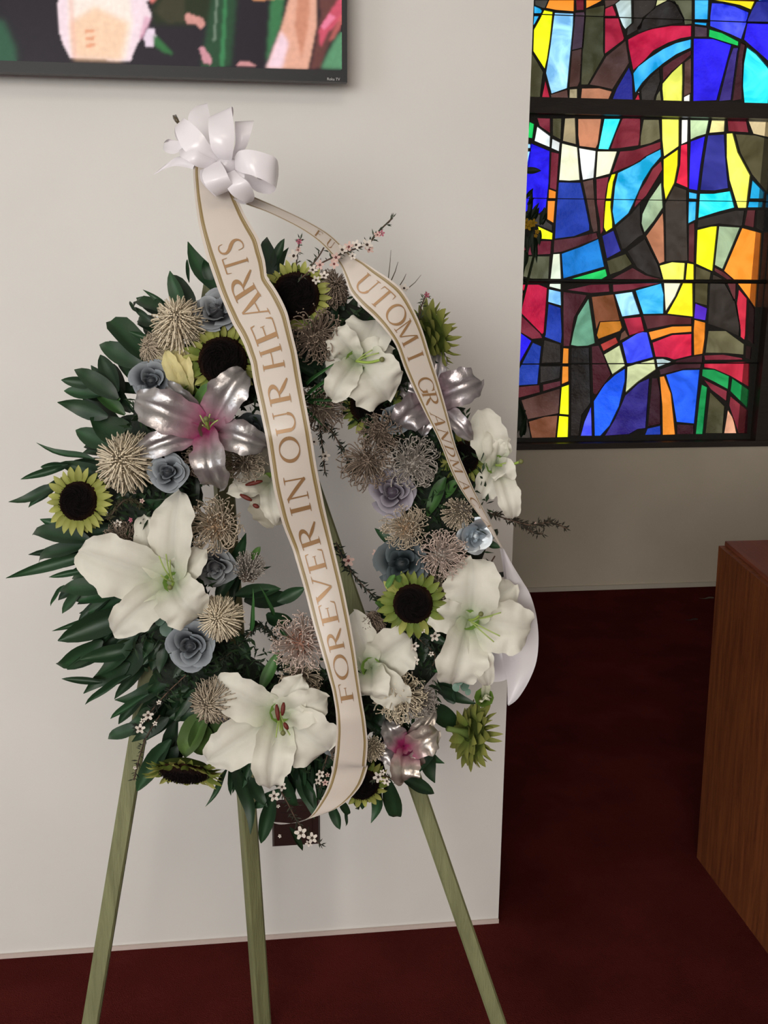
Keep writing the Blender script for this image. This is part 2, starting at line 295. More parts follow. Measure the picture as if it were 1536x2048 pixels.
PANES = '''
cyan A 225,68 300,100 320,125 305,158 225,158
cyan A 225,190 282,190 235,275 215,300
greyish A 235,0 395,0 352,95 325,95 235,60
orange A 405,0 698,0 695,135 480,118 365,95
darkred A 720,0 815,0 815,118 725,122
orange A 840,0 1030,0 960,40 840,98
yellow A 345,120 445,140 440,200 415,450 380,690 350,815 215,605 222,355 300,215
sky A 470,150 690,160 685,300 615,1040 430,1105 365,865 415,560 460,200
mauve A 712,150 820,140 830,180 800,560 672,590 700,300
olive2 A 838,110 1060,60 1050,200 1045,600 1058,650 860,1000 780,1000 800,560
brown A 672,605 790,575 768,960 740,1020 640,1030
red A 1065,105 1155,65 1195,165 1195,190 1060,190
red A 1062,215 1225,215 1290,445 1280,470 1060,635
pale A 1185,50 1250,0 1375,0 1380,270 1300,345 1270,300 1230,200
brown A 1060,0 1230,0 1170,50 1065,90
dark A 1400,0 B 60,0 220,0 195,95 60,200 A 1480,330 1320,420 1330,340 1400,270
dark2 B 205,90 350,15 430,20 540,220 530,262 400,285 250,310 0,385 0,330 100,190
olive B 365,0 640,0 640,280 550,290 540,210 470,60
creamyel B 225,0 350,0 210,72
brown A 1075,670 1310,480 1350,740 1150,1055 1000,1020 880,1000
crimson A 1335,470 B 0,405 150,345 400,303 632,303 630,430 500,452 350,505 180,595 A 1536,705 1395,830 1340,560
cyan A 1395,870 B 0,790 130,690 300,580 450,510 628,465 625,560 450,640 300,745 150,870 50,975 A 1420,1100
olive2 A 185,620 205,630 335,850 325,890 295,1160 160,1160
red A 360,945 415,1165 315,1165
brown A 420,1120 620,1060 630,1170 430,1168
tan A 645,1055 735,1050 735,1178 640,1172
copper A 790,1045 1000,1042 1145,1080 1100,1185 775,1180
navy A 1350,790 1385,900 1395,1195 1145,1190 1200,1050
red A 1470,1085 B 0,1085 30,1200 A 1405,1200
dark2 B 35,1065 130,930 255,810 265,960 195,1150 185,1213 45,1210
olive B 200,1213 220,1130 262,1060 280,1215
yelpale B 525,745 528,900 520,1220 300,1220 285,1050 288,990 400,860
maroon B 290,800 400,720 520,650 630,595 630,640 545,720 400,840 295,960
brown B 548,740 632,680 630,1095 560,1130 540,1140
white B 540,1150 615,1100 612,1218 540,1222
cyan B 668,0 835,0 825,230 668,228
cyan2 B 668,262 815,270 810,305 668,285
blue B 870,35 1000,40 1150,75 1310,145 1285,270 1220,465 1080,400 850,310 850,200
yellow2 B 870,0 1385,0 1335,115 1200,60 1000,20
navy B 1400,20 1620,-20 1640,260 1285,255 1345,120
royal B 1290,275 1640,285 1660,850 1536,720 1400,600 1250,470
mauve B 668,305 820,325 820,435 668,435
green B 840,345 1000,390 1190,490 1185,545 1040,500 835,435
royal B 655,455 900,460 1105,530 1060,700 930,1185 650,1195
purple B 1125,565 1190,565 1175,620 1100,1180 955,1195 1070,720
maroon2 B 1215,500 1270,530 1240,700 1230,1170 1115,1190 1190,620
cyanb B 1285,555 1400,640 1530,790 1640,960 1640,1222 1255,1222 1235,1000 1250,750
green C 170,140 225,165 220,215 205,335 150,325
sky C 145,400 182,405 195,425 185,450 145,450
sky C 140,490 183,490 160,660 130,660
darkred C 262,95 415,100 415,275 290,190
olive2 C 445,100 550,100 540,350 445,300
tan C 590,100 710,95 722,405 565,365
copper C 745,105 1020,105 980,400 955,450 760,425 745,300
cyanb C 1055,105 1245,105 1170,300 1105,465 985,460
darkred C 1270,100 1485,95 1475,415 1230,450 1130,455 1190,280
olive D 65,115 250,115 265,335 150,390 10,425
white C 262,195 415,310 410,440 230,365
white C 440,340 530,385 520,490 430,450
cream C 555,395 735,440 765,825 640,835 520,828
white C 755,450 955,485 930,800 800,825 780,700
cream C 975,490 1205,490 1120,750 955,795
darkred C 1240,490 1400,478 D 100,430 270,375 270,450 100,540 C 1536,560 1400,640 1150,740
yellow C 1140,765 1190,755 1160,850 1135,1045 1075,1045 1100,870
yellow C 1070,1075 1135,1075 1130,1150 1150,1320 E 1150,90 1075,140 1050,90 C 1050,1250
cyan C 1215,745 1350,680 1480,610 D 80,560 270,465 275,545 160,680 60,840 C 1400,1100 1340,1220 1180,1359 1150,1200 1180,900
darkred D 275,600 290,700 230,800 100,1010 C 1405,1160 1420,1090 C 1470,960 D 90,850 170,700
royal C 190,395 410,485 400,850 365,1150 290,1220 120,1215 130,900 150,660 185,480
darkred C 428,495 520,515 500,800 490,950 410,920
orange C 400,935 485,965 480,1045 395,1040
orange C 385,1075 475,1075 455,1335 380,1290
bluedeep C 515,855 775,860 820,1060 880,1359 E 880,120 700,190 470,220 C 480,1320
brown C 800,850 925,820 940,1050 975,1359 E 980,130 925,145 C 900,1359 850,1080
darkred C 960,820 1110,790 1070,1000 1045,1359 E 1040,130 1010,175 1000,0 C 965,1100
dark C 120,1235 290,1235 370,1300 E 380,20 440,60 440,130 270,60 110,20
yelpale D 280,105 485,105 482,425 305,550 285,350
yellow2 D 475,465 470,650 430,860 325,1065 300,900 300,585
white D 515,118 590,115 585,370 510,405
palegreen D 615,118 838,118 805,280 700,310 618,350
creamyel D 870,118 1028,118 1020,255 840,270
darkred D 1055,115 1280,120 1310,265 1065,250
tantex D 1300,125 1640,125 1640,350 1536,320 1360,280
crimson D 505,420 585,400 590,920 450,860 495,650
royal D 620,375 795,310 740,650 705,950 600,930 610,600
navy D 825,300 1020,290 1035,560 1068,920 900,950 735,945 770,650
yelpale D 1045,280 1120,275 1180,500 1325,770 1280,1155 1180,1155 1080,830 1045,560
olive2 D 1150,285 1400,300 1640,370 1640,1050 1510,960 1345,760 1210,510
cyan2 D 1350,825 1490,970 1480,1045 1320,1045
cyan2 D 1310,1080 1475,1080 1465,1150 1295,1150
cyan2 D 1515,985 1640,1080 1640,1160 1500,1150 1510,1060
cyan D 600,970 698,990 695,1050 600,1045
cyan D 597,1085 690,1085 680,1295 592,1340
cyanb D 730,990 900,990 1090,960 1140,1150 950,1200 710,1275
textgreen D 275,850 295,1150 F 190,10 75,150 40,40 D 50,1230 130,1060
copper D 295,1210 F 305,30 315,490 250,515 95,190 190,60
dark D 430,895 575,945 580,1359 F 590,480 450,480 330,490 D 320,1110
dark2 D 710,1300 1150,1190 1260,1190 1235,1359 F 1220,70 950,40 700,90
maroon D 1290,1185 1390,1185 F 1370,90 1255,60
dark2 D 1410,1185 1600,1180 F 1600,130 1460,130 1390,95
maroon F 600,60 670,30 672,110 665,505 595,485
yellow F 700,120 860,80 935,75 880,605 685,515
textgreen F 955,75 1205,90 1000,580 905,530 930,300
orange F 1230,95 1455,155 1420,705 1130,700 1015,600
orange F 1170,740 1405,745 1385,1040 1290,900
orangebrown F 1485,150 1560,145 1560,700 1440,705
orangebrown F 1425,745 1560,745 1520,1030 1400,1030
yelpale F 255,540 400,500 555,510 540,705 300,710
yellow2 F 580,510 660,525 660,705 560,705
cream F 305,745 505,745 440,900 325,1085
yellow2 F 530,745 645,740 650,1140 345,1105 460,900
cyan F -30,835 275,750 305,880 300,1105 60,1110
olive2 F 682,545 865,620 850,702 678,700
olive2 F 672,750 830,750 820,1010 670,970
dark F 885,640 1010,700 880,702
dark2 F 850,750 1030,755 1150,970 1205,1250 H 1195,75 1040,0 860,-65 F 825,1225 835,1020
maroon F 905,560 1020,620 1120,700 1050,700 900,600
maroon F 1055,750 1160,750 1155,930 1130,940
red F 1190,815 1290,930 1270,1359 H 1260,120 1210,80 F 1210,1300 1165,990
maroon2 F 1310,950 1380,1050 1370,1359 H 1370,170 1290,115
purple2 F 675,985 820,1045 800,1185 660,1160
orange2 F 665,1180 798,1215 H 790,100 765,280 660,298 F 655,1300
maroon F 60,1130 340,1125 635,1160 635,1230 400,1235 110,1290
orange F 125,1325 400,1260 635,1255 H 635,20 400,38 155,120
crimson H 170,150 400,60 635,47 635,300 430,350 340,320 205,315
yellow E 270,75 445,155 440,230 300,220
darkred E 100,250 430,250 420,400 100,415
olive E 100,430 410,430 395,710 250,705 95,665
maroon E 462,240 700,210 965,150 980,215 750,305 550,375 455,385
cream E 450,405 530,400 545,720 415,720
cream E 410,755 540,755 540,820 405,785
skyblue E 550,400 770,320 985,225 1055,550 570,690
navy E 1030,190 1165,125 1250,365 1085,455
dark2 E 1185,90 C 1365,1235 D 25,1110 30,1359 F 65,170 E 1460,200 1310,335 1265,340
dark2 E 1330,370 1500,250 F 85,220 235,525 285,690 110,640 E 1440,560
olive2 E 1085,485 1310,400 1385,520 1250,600 1120,645
green E 600,715 1070,580 1090,660 990,715
maroon E 1135,700 1390,565 F 95,655 270,700 
crimson E 80,690 150,705 80,722
crimson E 70,765 280,765 380,805 340,1330 320,1350 60,1085
sky E 400,820 540,850 545,1010 390,965
bluedeep E 395,990 540,1040 555,1359 G 545,155 350,80 E 360,1359
darkred E 620,825 900,765 1110,760 1118,845 900,862
darkred E 1155,765 F 70,748 260,748 0,802 E 1400,820 1160,850
maroon E 570,850 850,890 700,1150 665,1359 G 645,190 572,190 E 570,1100
sage E 870,925 910,1200 G 945,155 860,185 740,190 660,175 E 690,1320 740,1130
orangebrown E 905,910 1165,880 1240,1185 1000,1200 960,1300
orange2 E 1005,1205 1245,1195 1265,1270 G 1240,10 985,105 965,60
sky E 1180,880 1385,850 1475,1110 1265,1140
red E 1285,1165 1490,1145 F 75,1310 G 1350,65 E 1330,1300
brown2 G 1235,130 1340,75 1300,0 1255,40
royal G 50,25 195,130 50,395
bluedeep G 210,150 310,195 265,640 30,655 40,480
darkred E 65,1120 300,1345 G 325,95 205,105 50,15
dark G 345,120 540,175 540,380 312,390
dark2 G 300,430 540,430 530,570 300,625
maroon G 30,675 290,650 295,735 30,805
maroon G 330,645 540,600 540,660 330,725
brown G 75,830 320,755 535,690 515,985 150,1055
brown2 G 155,1085 350,1025 505,1010 480,1270 200,1275
dark G 20,830 160,1090 185,1275 5,1275
orange G 570,215 635,220 630,400 560,400
orange G 560,430 632,432 632,605 552,640
yellow G 550,675 638,645 635,1000 525,990
yellow G 520,1015 632,1025 625,1265 495,1268
dark2 G 665,215 875,210 895,860 790,1000 755,1250 660,1250
maroon G 905,195 990,185 1040,285 1135,530 960,770 920,740
redtex G 1010,170 1190,85 1220,150 1045,250
creamyel G 1050,290 1235,180 1300,420 1150,525
blue G 1265,150 H 20,22 110,30 180,320 -20,375 G 1325,405
creamyel G 1325,435 H -15,400 190,345 210,465 0,610 G 1305,740 1320,560
leafblue G 1300,455 1300,600 1230,900 1120,1130 1010,1250 940,1250 930,840 1050,650 1180,530
blue G 900,895 910,1250 775,1250 820,1080
purple G 1300,775 H 10,625 135,570 90,1160 0,1170 G 1350,1230 1060,1250 1180,1050 1270,850
pale H 215,345 290,340 395,375 230,440
maroon2 H 250,470 430,405 750,400 740,450 560,455 330,515 265,530
maroon2 H 450,362 640,315 765,295 760,380 440,382
orange H 255,555 310,545 390,750 440,1235 290,1240 285,900
leafblue H 330,530 530,475 730,470 665,1105 455,1085 400,750
maroon2 H 165,570 235,570 265,760 265,1110 115,1140
bluedeep H 110,1165 265,1130 270,1235 80,1240
maroon2 H 460,1115 660,1125 660,1230 460,1230
green2 H 760,465 900,470 1080,550 1065,700 900,610 755,540
green2 H 1110,570 1310,710 1290,920 1090,720
darkred H 780,302 1000,292 1235,335 1240,350 790,355
red H 780,390 1240,378 1315,385 1308,670 1090,540 900,458 780,440
darkred H 775,585 1055,725 1045,840 860,700
darkred H 1090,780 1295,950 1285,1220 1185,1220 1075,890
green2 H 750,645 820,680 765,1230 680,1230 720,850
olive2 H 850,730 1025,905 1000,1220 795,1220
peach H 1060,940 1130,1050 1165,1220 1015,1220
olive H 830,12 1040,12 1255,170 1250,290 1050,272 795,268
maroon2 H 1275,185 1340,200 1330,350 1265,330
'''
ORG = dict(A=(1030,0), B=(1276,0), C=(1030,220), D=(1276,220), E=(1030,440), F=(1276,440), G=(1030,660), H=(1276,660))
SK = 1536/260
panes = []
for ln in PANES.strip().splitlines():
    tk = ln.split(); o_ = None; pts = []
    for q in tk[1:]:
        if q in ORG: o_ = ORG[q]; continue
        a_, b_ = q.split(','); pts.append((o_[0]+float(a_)/SK, o_[1]+float(b_)/SK))
    if len(pts) >= 3: panes.append((tk[0], [onY(x, y, YG) for x, y in pts]))
# panes beyond the photograph's top edge and behind the television wall
rnd = random.Random(3)
zc = onY(1300, -4, YG).z
names = ['orange', 'blue', 'darkred', 'cyan', 'yellow', 'olive', 'maroon', 'green2', 'cream', 'dark']
xs = [GX0+.01+i*(GX1-GX0-.02)/12 for i in range(13)]
for i in range(12):
    s1, s2 = .05*math.sin(i*1.3), .05*math.sin(i*1.3+1.3)
    zm = lambda k: zc+.20+.06*math.sin(k*1.7)
    panes.append((rnd.choice(names), [Vector((xs[i]+.006, YG, zc+.006)), Vector((xs[i+1]-.006, YG, zc+.006)), Vector((xs[i+1]-.006, YG, zm(i+1)-.006)), Vector((xs[i]+.006, YG, zm(i)-.006))]))
    panes.append((rnd.choice(names), [Vector((xs[i]+.006, YG, zm(i)+.006)), Vector((xs[i+1]-.006, YG, zm(i+1)+.006)), Vector((xs[i+1]-.006, YG, ZT-.006)), Vector((xs[i]+.006, YG, ZT-.006))]))
xe = onY(1040, 600, YG).x-.03
zs = [ZS+.01, ZS+.3, ZS+.55, ZS+.85, ZS+1.12, zb0]
for j in range(5):
    for i in range(3):
        w_ = (xe-GX0-.02)/3; x0 = GX0+.01+i*w_
        if zs[j] < ZM-.02:
            s_ = lambda q: 0 if q % 3 == 0 else .035*math.sin(q*2.1+j*1.7)
            t_ = lambda q: 0 if q in (0, 5) else .05*math.sin(q*1.9)
            z0_ = zs[j]+t_(j); z1_ = zs[j+1]+t_(j+1); zmid = (z0_+z1_)/2+.03*math.sin(i*3+j)
            a0, a1 = x0+s_(i), x0+w_+s_(i+1); b0, b1 = x0+(0 if i == 0 else .035*math.sin(i*2.1+(j+1)*1.7)), x0+w_+(0 if i == 2 else .035*math.sin((i+1)*2.1+(j+1)*1.7))
            m0, m1 = (a0+b0)/2, (a1+b1)/2
            panes.append((rnd.choice(names), [Vector((a0+.005, YG, z0_+.005)), Vector((a1-.005, YG, z0_+.005)), Vector((m1-.005, YG, zmid-.012)), Vector((m0+.005, YG, zmid-.005))]))
            panes.append((rnd.choice(names), [Vector((m0+.005, YG, zmid+.007)), Vector((m1-.005, YG, zmid)), Vector((b1-.005, YG, z1_-.005)), Vector((b0+.005, YG, z1_-.005))]))
xe = onY(1058, 100, YG).x-.01
for i in range(4):
    w_ = (xe-GX0-.02)/4; x0 = GX0+.01+i*w_; zq = zb1+.20+.04*math.sin(i*2)
    panes.append((rnd.choice(names), [Vector((x0+.005, YG, zb1+.005)), Vector((x0+w_-.005, YG, zb1+.005)), Vector((x0+w_-.005, YG, zq-.005)), Vector((x0+.005, YG, zq+.01))]))
    panes.append((rnd.choice(names), [Vector((x0+.005, YG, zq+.022)), Vector((x0+w_-.005, YG, zq+.006)), Vector((x0+w_-.005, YG, zc-.005)), Vector((x0+.005, YG, zc-.005))]))
# clip panes to the opening
def clampP(p): return Vector((min(max(p.x, GX0+.004), GX1-.003), YG, min(max(p.z, ZS+.002), ZT-.002)))
panes = [(c, [clampP(p) for p in P]) for c, P in panes]
glassmats = {}
def glassmat(c):
    if c in glassmats: return glassmats[c]
    m = bpy.data.materials.new('glass_'+c); m.use_nodes = True; t = m.node_tree; L = t.links.new
    t.nodes.remove(t.nodes['Principled BSDF'])
    base = lin(*PAL[c]); g = 1.55
    base = tuple(min(1, v/g) for v in base)
    tc = t.nodes.new('ShaderNodeTexCoord'); oi = t.nodes.new('ShaderNodeObjectInfo')
    ad = t.nodes.new('ShaderNodeVectorMath'); ad.operation = 'ADD'
    mulr = t.nodes.new('ShaderNodeMath'); mulr.operation = 'MULTIPLY'; mulr.inputs[1].default_value = 30
    L(oi.outputs['Random'], mulr.inputs[0]); L(tc.outputs['Object'], ad.inputs[0]); L(mulr.outputs[0], ad.inputs[1])
    n = t.nodes.new('ShaderNodeTexNoise'); n.inputs['Scale'].default_value = 7; n.inputs['Detail'].default_value = 4; n.inputs['Distortion'].default_value = 1.2
    L(ad.outputs[0], n.inputs['Vector'])
    r = t.nodes.new('ShaderNodeMapRange'); r.inputs['From Min'].default_value = .35; r.inputs['From Max'].default_value = .68
    L(n.outputs['Fac'], r.inputs['Value'])
    mx = t.nodes.new('ShaderNodeMix'); mx.data_type = 'RGBA'
    strong = c in ('sky', 'cyan', 'cyanb', 'blue', 'pale', 'royal')
    d = .68 if c not in ('yellow', 'orange', 'yellow2', 'cream') else .9
    mx.inputs['A'].default_value = (*[v*d for v in base], 1)
    hi = tuple(min(1, v*1.15+(.22 if c in ('sky', 'pale') else .07 if c in ('cyan', 'cyanb', 'blue') else .01)) for v in base)
    mx.inputs['B'].default_value = (*hi, 1)
    L(r.outputs['Result'], mx.inputs['Factor'])
    tr = t.nodes.new('ShaderNodeBsdfTransparent'); L(mx.outputs['Result'], tr.inputs['Color'])
    gl = t.nodes.new('ShaderNodeBsdfGlossy'); gl.inputs['Roughness'].default_value = .12
    n2 = t.nodes.new('ShaderNodeTexNoise'); n2.inputs['Scale'].default_value = 60; L(ad.outputs[0], n2.inputs['Vector'])
    bp = t.nodes.new('ShaderNodeBump'); bp.inputs['Strength'].default_value = .5; bp.inputs['Distance'].default_value = .003
    L(n2.outputs['Fac'], bp.inputs['Height']); L(bp.outputs['Normal'], gl.inputs['Normal'])
    ms = t.nodes.new('ShaderNodeMixShader'); ms.inputs['Fac'].default_value = .045
    L(tr.outputs[0], ms.inputs[1]); L(gl.outputs[0], ms.inputs[2]); L(ms.outputs[0], t.nodes['Material Output'].inputs['Surface'])
    glassmats[c] = m; return m
def grow(P, d):
    """outset a polygon a little so that its edge is held inside the lead"""
    c = sum(P, Vector())/len(P); n = len(P); out = []
    area2 = sum(P[i].x*P[(i+1) % n].z-P[(i+1) % n].x*P[i].z for i in range(n)); s = 1 if area2 > 0 else -1
    for i in range(n):
        e1 = (P[i]-P[i-1]); e2 = (P[(i+1) % n]-P[i])
        if e1.length < 1e-6 or e2.length < 1e-6: out.append(P[i]); continue
        n1 = Vector((e1.z, 0, -e1.x)).normalized()*s; n2 = Vector((e2.z, 0, -e2.x)).normalized()*s
        v = n1+n2; L = v.length
        out.append(P[i]+(v/max(L, .3)/max(L/2, .5)*d if L > .05 else n1*d))
    return out
for i, (c, P) in enumerate(panes):
    G = grow(P, .0035); n = len(G); y0 = YG+.0005*(i % 5)
    vs = [Vector((p.x, y0, p.z)) for p in G]
    fs = [tuple(range(n))]
    worldob('glass_pane', vs, fs, glassmat(c), win, smooth=False)
# lead: everything of the opening that is not glass
pts = [Vector((GX0, ZS)), Vector((GX1, ZS)), Vector((GX1, ZT)), Vector((GX0, ZT))]; faces = [[0, 1, 2, 3]]
for c, P in panes:
    k = len(pts); n = len(P); Q = P
    a2 = sum(Q[i].x*Q[(i+1) % n].z-Q[(i+1) % n].x*Q[i].z for i in range(n))
    if a2 < 0: Q = Q[::-1]
    pts += [Vector((p.x, p.z)) for p in Q]; faces.append(list(range(k, k+n)))
vo, eo, fo, _a, _b, forig = geometry.delaunay_2d_cdt(pts, [], faces, 1, 1e-5)
def inside(x, z):
    for c, P in panes:
        ins = False; j = len(P)-1
        for i in range(len(P)):
            if (P[i].z > z) != (P[j].z > z) and x < (P[j].x-P[i].x)*(z-P[i].z)/(P[j].z-P[i].z)+P[i].x: ins = not ins
            j = i
        if ins: return True
    return False
lead = []
for f in fo:
    cx = sum(vo[i].x for i in f)/3; cz = sum(vo[i].y for i in f)/3
    if not inside(cx, cz): lead.append(tuple(f))
used = sorted({i for f in lead for i in f}); mp_ = {v: k for k, v in enumerate(used)}
nv = len(used)
vs = [Vector((vo[i].x, YG-.004, vo[i].y)) for i in used]+[Vector((vo[i].x, YG+.006, vo[i].y)) for i in used]
fs = [tuple(mp_[i] for i in f) for f in lead]; ec = {}
for f in fs:
    for a_, b_ in zip(f, f[1:]+f[:1]): ec[(a_, b_)] = 1
side = [(b_, a_, a_+nv, b_+nv) for (a_, b_) in ec if (b_, a_) not in ec]
worldob('lead_came', vs, fs+[tuple(i+nv for i in f[::-1]) for f in fs]+side, M_LEAD, win, smooth=False)
# ================================================================== television
TP = DW-.075
tc0 = onY(694.5, 164.5, TP); TW = 1.235; THh = .715
tv = empty('television', (tc0.x-TW/2, DW, tc0.z), 'flat black television hung on the white wall, showing pink lily petals', 'television')
bz_r = tc0.x-onY(684, 100, TP).x; bz_b = onY(500, 135.5, TP).z-onY(500, 158.5, TP).z
X0, Xr, Z0, Zt = tc0.x-TW, tc0.x, tc0.z, tc0.z+THh
b = MB()
b.box((X0, TP, Z0), (Xr, TP+.02, Z0+bz_b)); b.box((X0, TP, Zt-bz_r), (Xr, TP+.02, Zt))
b.box((X0, TP, Z0+bz_b), (X0+bz_r, TP+.02, Zt-bz_r)); b.box((Xr-bz_r, TP, Z0+bz_b), (Xr, TP+.02, Zt-bz_r))
b.build('bezel', M_BLACK, tv)
b = MB(); b.box((X0+.005, TP+.01, Z0+.005), (Xr-.005, TP+.035, Zt-.005)); b.box((X0+.2, TP+.035, Z0+.03), (Xr-.2, TP+.06, Zt-.2))
b.box((X0+.45, TP+.06, Z0+.15), (Xr-.45, DW-.002, Zt-.25)); b.build('housing', M_BLACK, tv)
# picture on the screen: flat colour per point of a fine grid
sx0, sx1, sz0, sz1 = X0+bz_r, Xr-bz_r, Z0+bz_b, Zt-bz_r
NX, NZ = 500, 280
# screen coordinates of the picture: pixels of the photograph at the screen plane
pbl = onY(0, 130, TP); mpp = (onY(680, 100, TP).x-onY(0, 100, TP).x)/680
gx, gz = np.meshgrid(np.linspace(sx0, sx1, NX), np.linspace(sz0, sz1, NZ))
PXX = (gx-onY(0, 100, TP).x)/mpp; PYY = 122+.03*PXX-(gz-sz0)/mpp+12-.028*PXX+.012*PXX
img = np.zeros((NZ, NX, 3)); img[:] = (.016, .012, .018)
def inpoly(P):
    P = np.array(P, float); n = len(P); ins = np.zeros(PXX.shape, bool); j = n-1
    for i in range(n):
        c_ = ((P[i, 1] > PYY) != (P[j, 1] > PYY)) & (PXX < (P[j, 0]-P[i, 0])*(PYY-P[i, 1])/(P[j, 1]-P[i, 1]+1e-9)+P[i, 0])
        ins ^= c_; j = i
    return ins
def blur(a, k):
    a = a.astype(float)
    for _ in range(k):
        a[1:-1, 1:-1] = (a[1:-1, 1:-1]*2+a[:-2, 1:-1]+a[2:, 1:-1]+a[1:-1, :-2]+a[1:-1, 2:])/6
    return a
def paint(P, col, k=1, a=1.0):
    global img
    m_ = (blur(inpoly(P), k)*a)[..., None]; img = img*(1-m_)+np.array(col)*m_
paint([(-40,150),(-40,60),(10,60),(30,110),(30,150)], lin(45,90,65), 12)
paint([(-600,150),(-600,-500),(-560,-500),(-300,150)], lin(30,80,50), 14)
paint([(-560,-150),(-380,-420),(-200,-300),(-250,-60),(-420,20)], lin(235,150,130), 5)
paint([(-500,-180),(-380,-380),(-260,-280),(-380,-80)], lin(255,225,205), 8)
paint([(300,60),(330,-260),(420,-330),(430,60)], lin(35,45,22), 8)
paint([(305,40),(370,-60),(365,55),(330,58),(300,30)], lin(60,58,38), 3)
paint([(395,140),(500,-400),(520,-400),(455,140)], lin(38,74,48), 6)
paint([(432,140),(446,0),(452,0),(442,140)], lin(60,130,80), 2)
paint([(420,90),(430,0),(434,0),(426,90)], lin(110,130,110), 1)
paint([(528,130),(545,-50),(575,-50),(560,60)], lin(60,120,75), 4)
paint([(118,-300),(118,20),(115,70),(122,100),(134,126),(254,130),(262,110),(280,80),(300,45),(290,20),(316,6),(308,-40),(330,-200),(300,-340),(200,-400)], lin(250,225,232), 1)
paint([(140,-100),(135,120),(245,128),(262,60),(250,-80)], lin(255,238,225), 5)
paint([(138,60),(142,128),(235,130),(255,60),(190,30)], lin(252,205,165), 8, .8)
paint([(140,-120),(138,126),(146,126),(150,-120)], lin(240,175,160), 3, .5)
paint([(292,-20),(316,8),(300,22),(290,0)], lin(235,130,120), 2)
paint([(272,90),(286,45),(298,50),(284,85)], lin(225,160,185), 2, .7)
for k_ in range(3): paint([(168,74+k_*13),(186,72+k_*13),(184,79+k_*13),(166,80+k_*13)], lin(235,150,110), 1, .8)
paint([(282,84),(290,68),(303,70),(308,88),(300,103),(286,103)], lin(238,215,230), 1)
paint([(300,80),(312,86),(338,112),(338,118),(318,112),(302,100)], lin(50,110,60), 2)
paint([(366,44),(372,38),(388,44),(402,48),(406,58),(398,68),(384,58),(368,58)], lin(215,150,140), 1)
paint([(392,104),(400,100),(412,116),(418,124),(414,135),(400,132)], lin(215,150,160), 1)
paint([(418,-6),(434,-6),(432,8),(420,8)], lin(230,225,240), 1)
paint([(466,136),(474,128),(490,127),(506,135),(500,138)], lin(215,150,150), 1)
paint([(486,-20),(600,-20),(575,5),(524,12),(505,14)], lin(235,160,110), 1)
paint([(528,140),(548,92),(562,56),(576,10),(572,-60),(640,-140),(634,-20),(632,60),(614,140)], lin(235,175,150), 2)
paint([(528,140),(548,92),(560,70),(575,90),(560,140)], lin(250,215,225), 4)
paint([(596,-20),(622,-20),(615,60),(600,120),(588,60)], lin(200,125,95), 3, .7)
paint([(625,110),(640,40),(632,-120),(900,-160),(900,30),(685,0),(684,40),(650,110),(640,140),(618,140)], lin(105,62,58), 3)
paint([(636,68),(660,30),(690,-10),(690,40),(655,70),(640,100)], lin(210,85,105), 2)
paint([(641,58),(660,33),(672,42),(648,66)], lin(240,130,160), 1)
paint([(656,88),(686,30),(686,52),(668,82)], lin(215,110,105), 2, .7)
paint([(640,140),(655,110),(676,75),(700,60),(700,140)], lin(95,150,110), 4)
noise_ = np.random.RandomState(2).rand(NZ, NX); img *= (1+.10*(blur(noise_, 2)-.5)*3)[..., None]
vs = np.stack([gx, np.full_like(gx, TP+.004), gz], -1).reshape(-1, 3)
ii = np.arange((NZ-1)*NX).reshape(NZ-1, NX)[:, :-1].ravel()
fs = np.stack([ii, ii+1, ii+NX+1, ii+NX], 1).tolist()
m_, t_, b_ = nodemat('screen_picture'); at = t_.nodes.new('ShaderNodeAttribute'); at.attribute_name = 'Col'
b_.inputs['Base Color'].default_value = (.006, .006, .007, 1); b_.inputs['Roughness'].default_value = .35; b_.inputs['Specular IOR Level'].default_value = .08
t_.links.new(at.outputs['Color'], b_.inputs['Emission Color']); b_.inputs['Emission Strength'].default_value = 1.0
cc = np.concatenate([np.clip(img, 0, 1.1), np.ones((NZ, NX, 1))], -1).reshape(-1, 4)
worldob('screen', vs, fs, m_, tv, cols=cc, smooth=False)
def textmesh(body, size):
    cu = bpy.data.curves.new('t', 'FONT'); cu.body = body; cu.size = size; cu.extrude = .0003
    o_ = bpy.data.objects.new('t', cu); COL.objects.link(o_); bpy.context.view_layer.update()
    me = bpy.data.meshes.new_from_object(o_.evaluated_get(bpy.context.evaluated_depsgraph_get()))
    bpy.data.objects.remove(o_); return me
me = textmesh('Roku TV', .0105); x_ = onY(654, 157, TP)
me.transform(Matrix.Rotation(math.pi/2, 4, 'X')); me.transform(Matrix.Scale(mpp*27/max(v.co.x for v in me.vertices), 4))
ob('logo', me, mat('logo_grey', (.45, .45, .46), .5), tv, Matrix.Translation(Vector((x_.x, TP-.0006, x_.z-.003))-WO[tv.name]), label='small grey lettering on the lower bezel')

# ================================================================== outlet plate on the wall
a_, c_ = onY(545, 1693, DW), onY(640, 1641, DW); py = DW-.006
pl = empty('outlet_plate', ((a_.x+c_.x)/2, DW, a_.z), 'dark brown outlet plate low on the wall behind the wreath', 'outlet')
b = MB(); hh = .115
b.add([(a_.x, DW, a_.z), (c_.x, DW, a_.z), (c_.x, DW, a_.z+hh), (a_.x, DW, a_.z+hh), (a_.x+.004, py, a_.z+.004), (c_.x-.004, py, a_.z+.004), (c_.x-.004, py, a_.z+hh-.004), (a_.x+.004, py, a_.z+hh-.004)],
      [(4,5,6,7), (0,1,5,4), (1,2,6,5), (2,3,7,6), (3,0,4,7)]); b.build('cover_plate', M_PLATE, pl)
for sx in (.3, .7):
    b = MB(); cx = a_.x+(c_.x-a_.x)*sx
    b.box((cx-.014, py-.002, a_.z+.028), (cx+.014, py, a_.z+hh-.028)); b.build('socket', M_PLATE, pl)

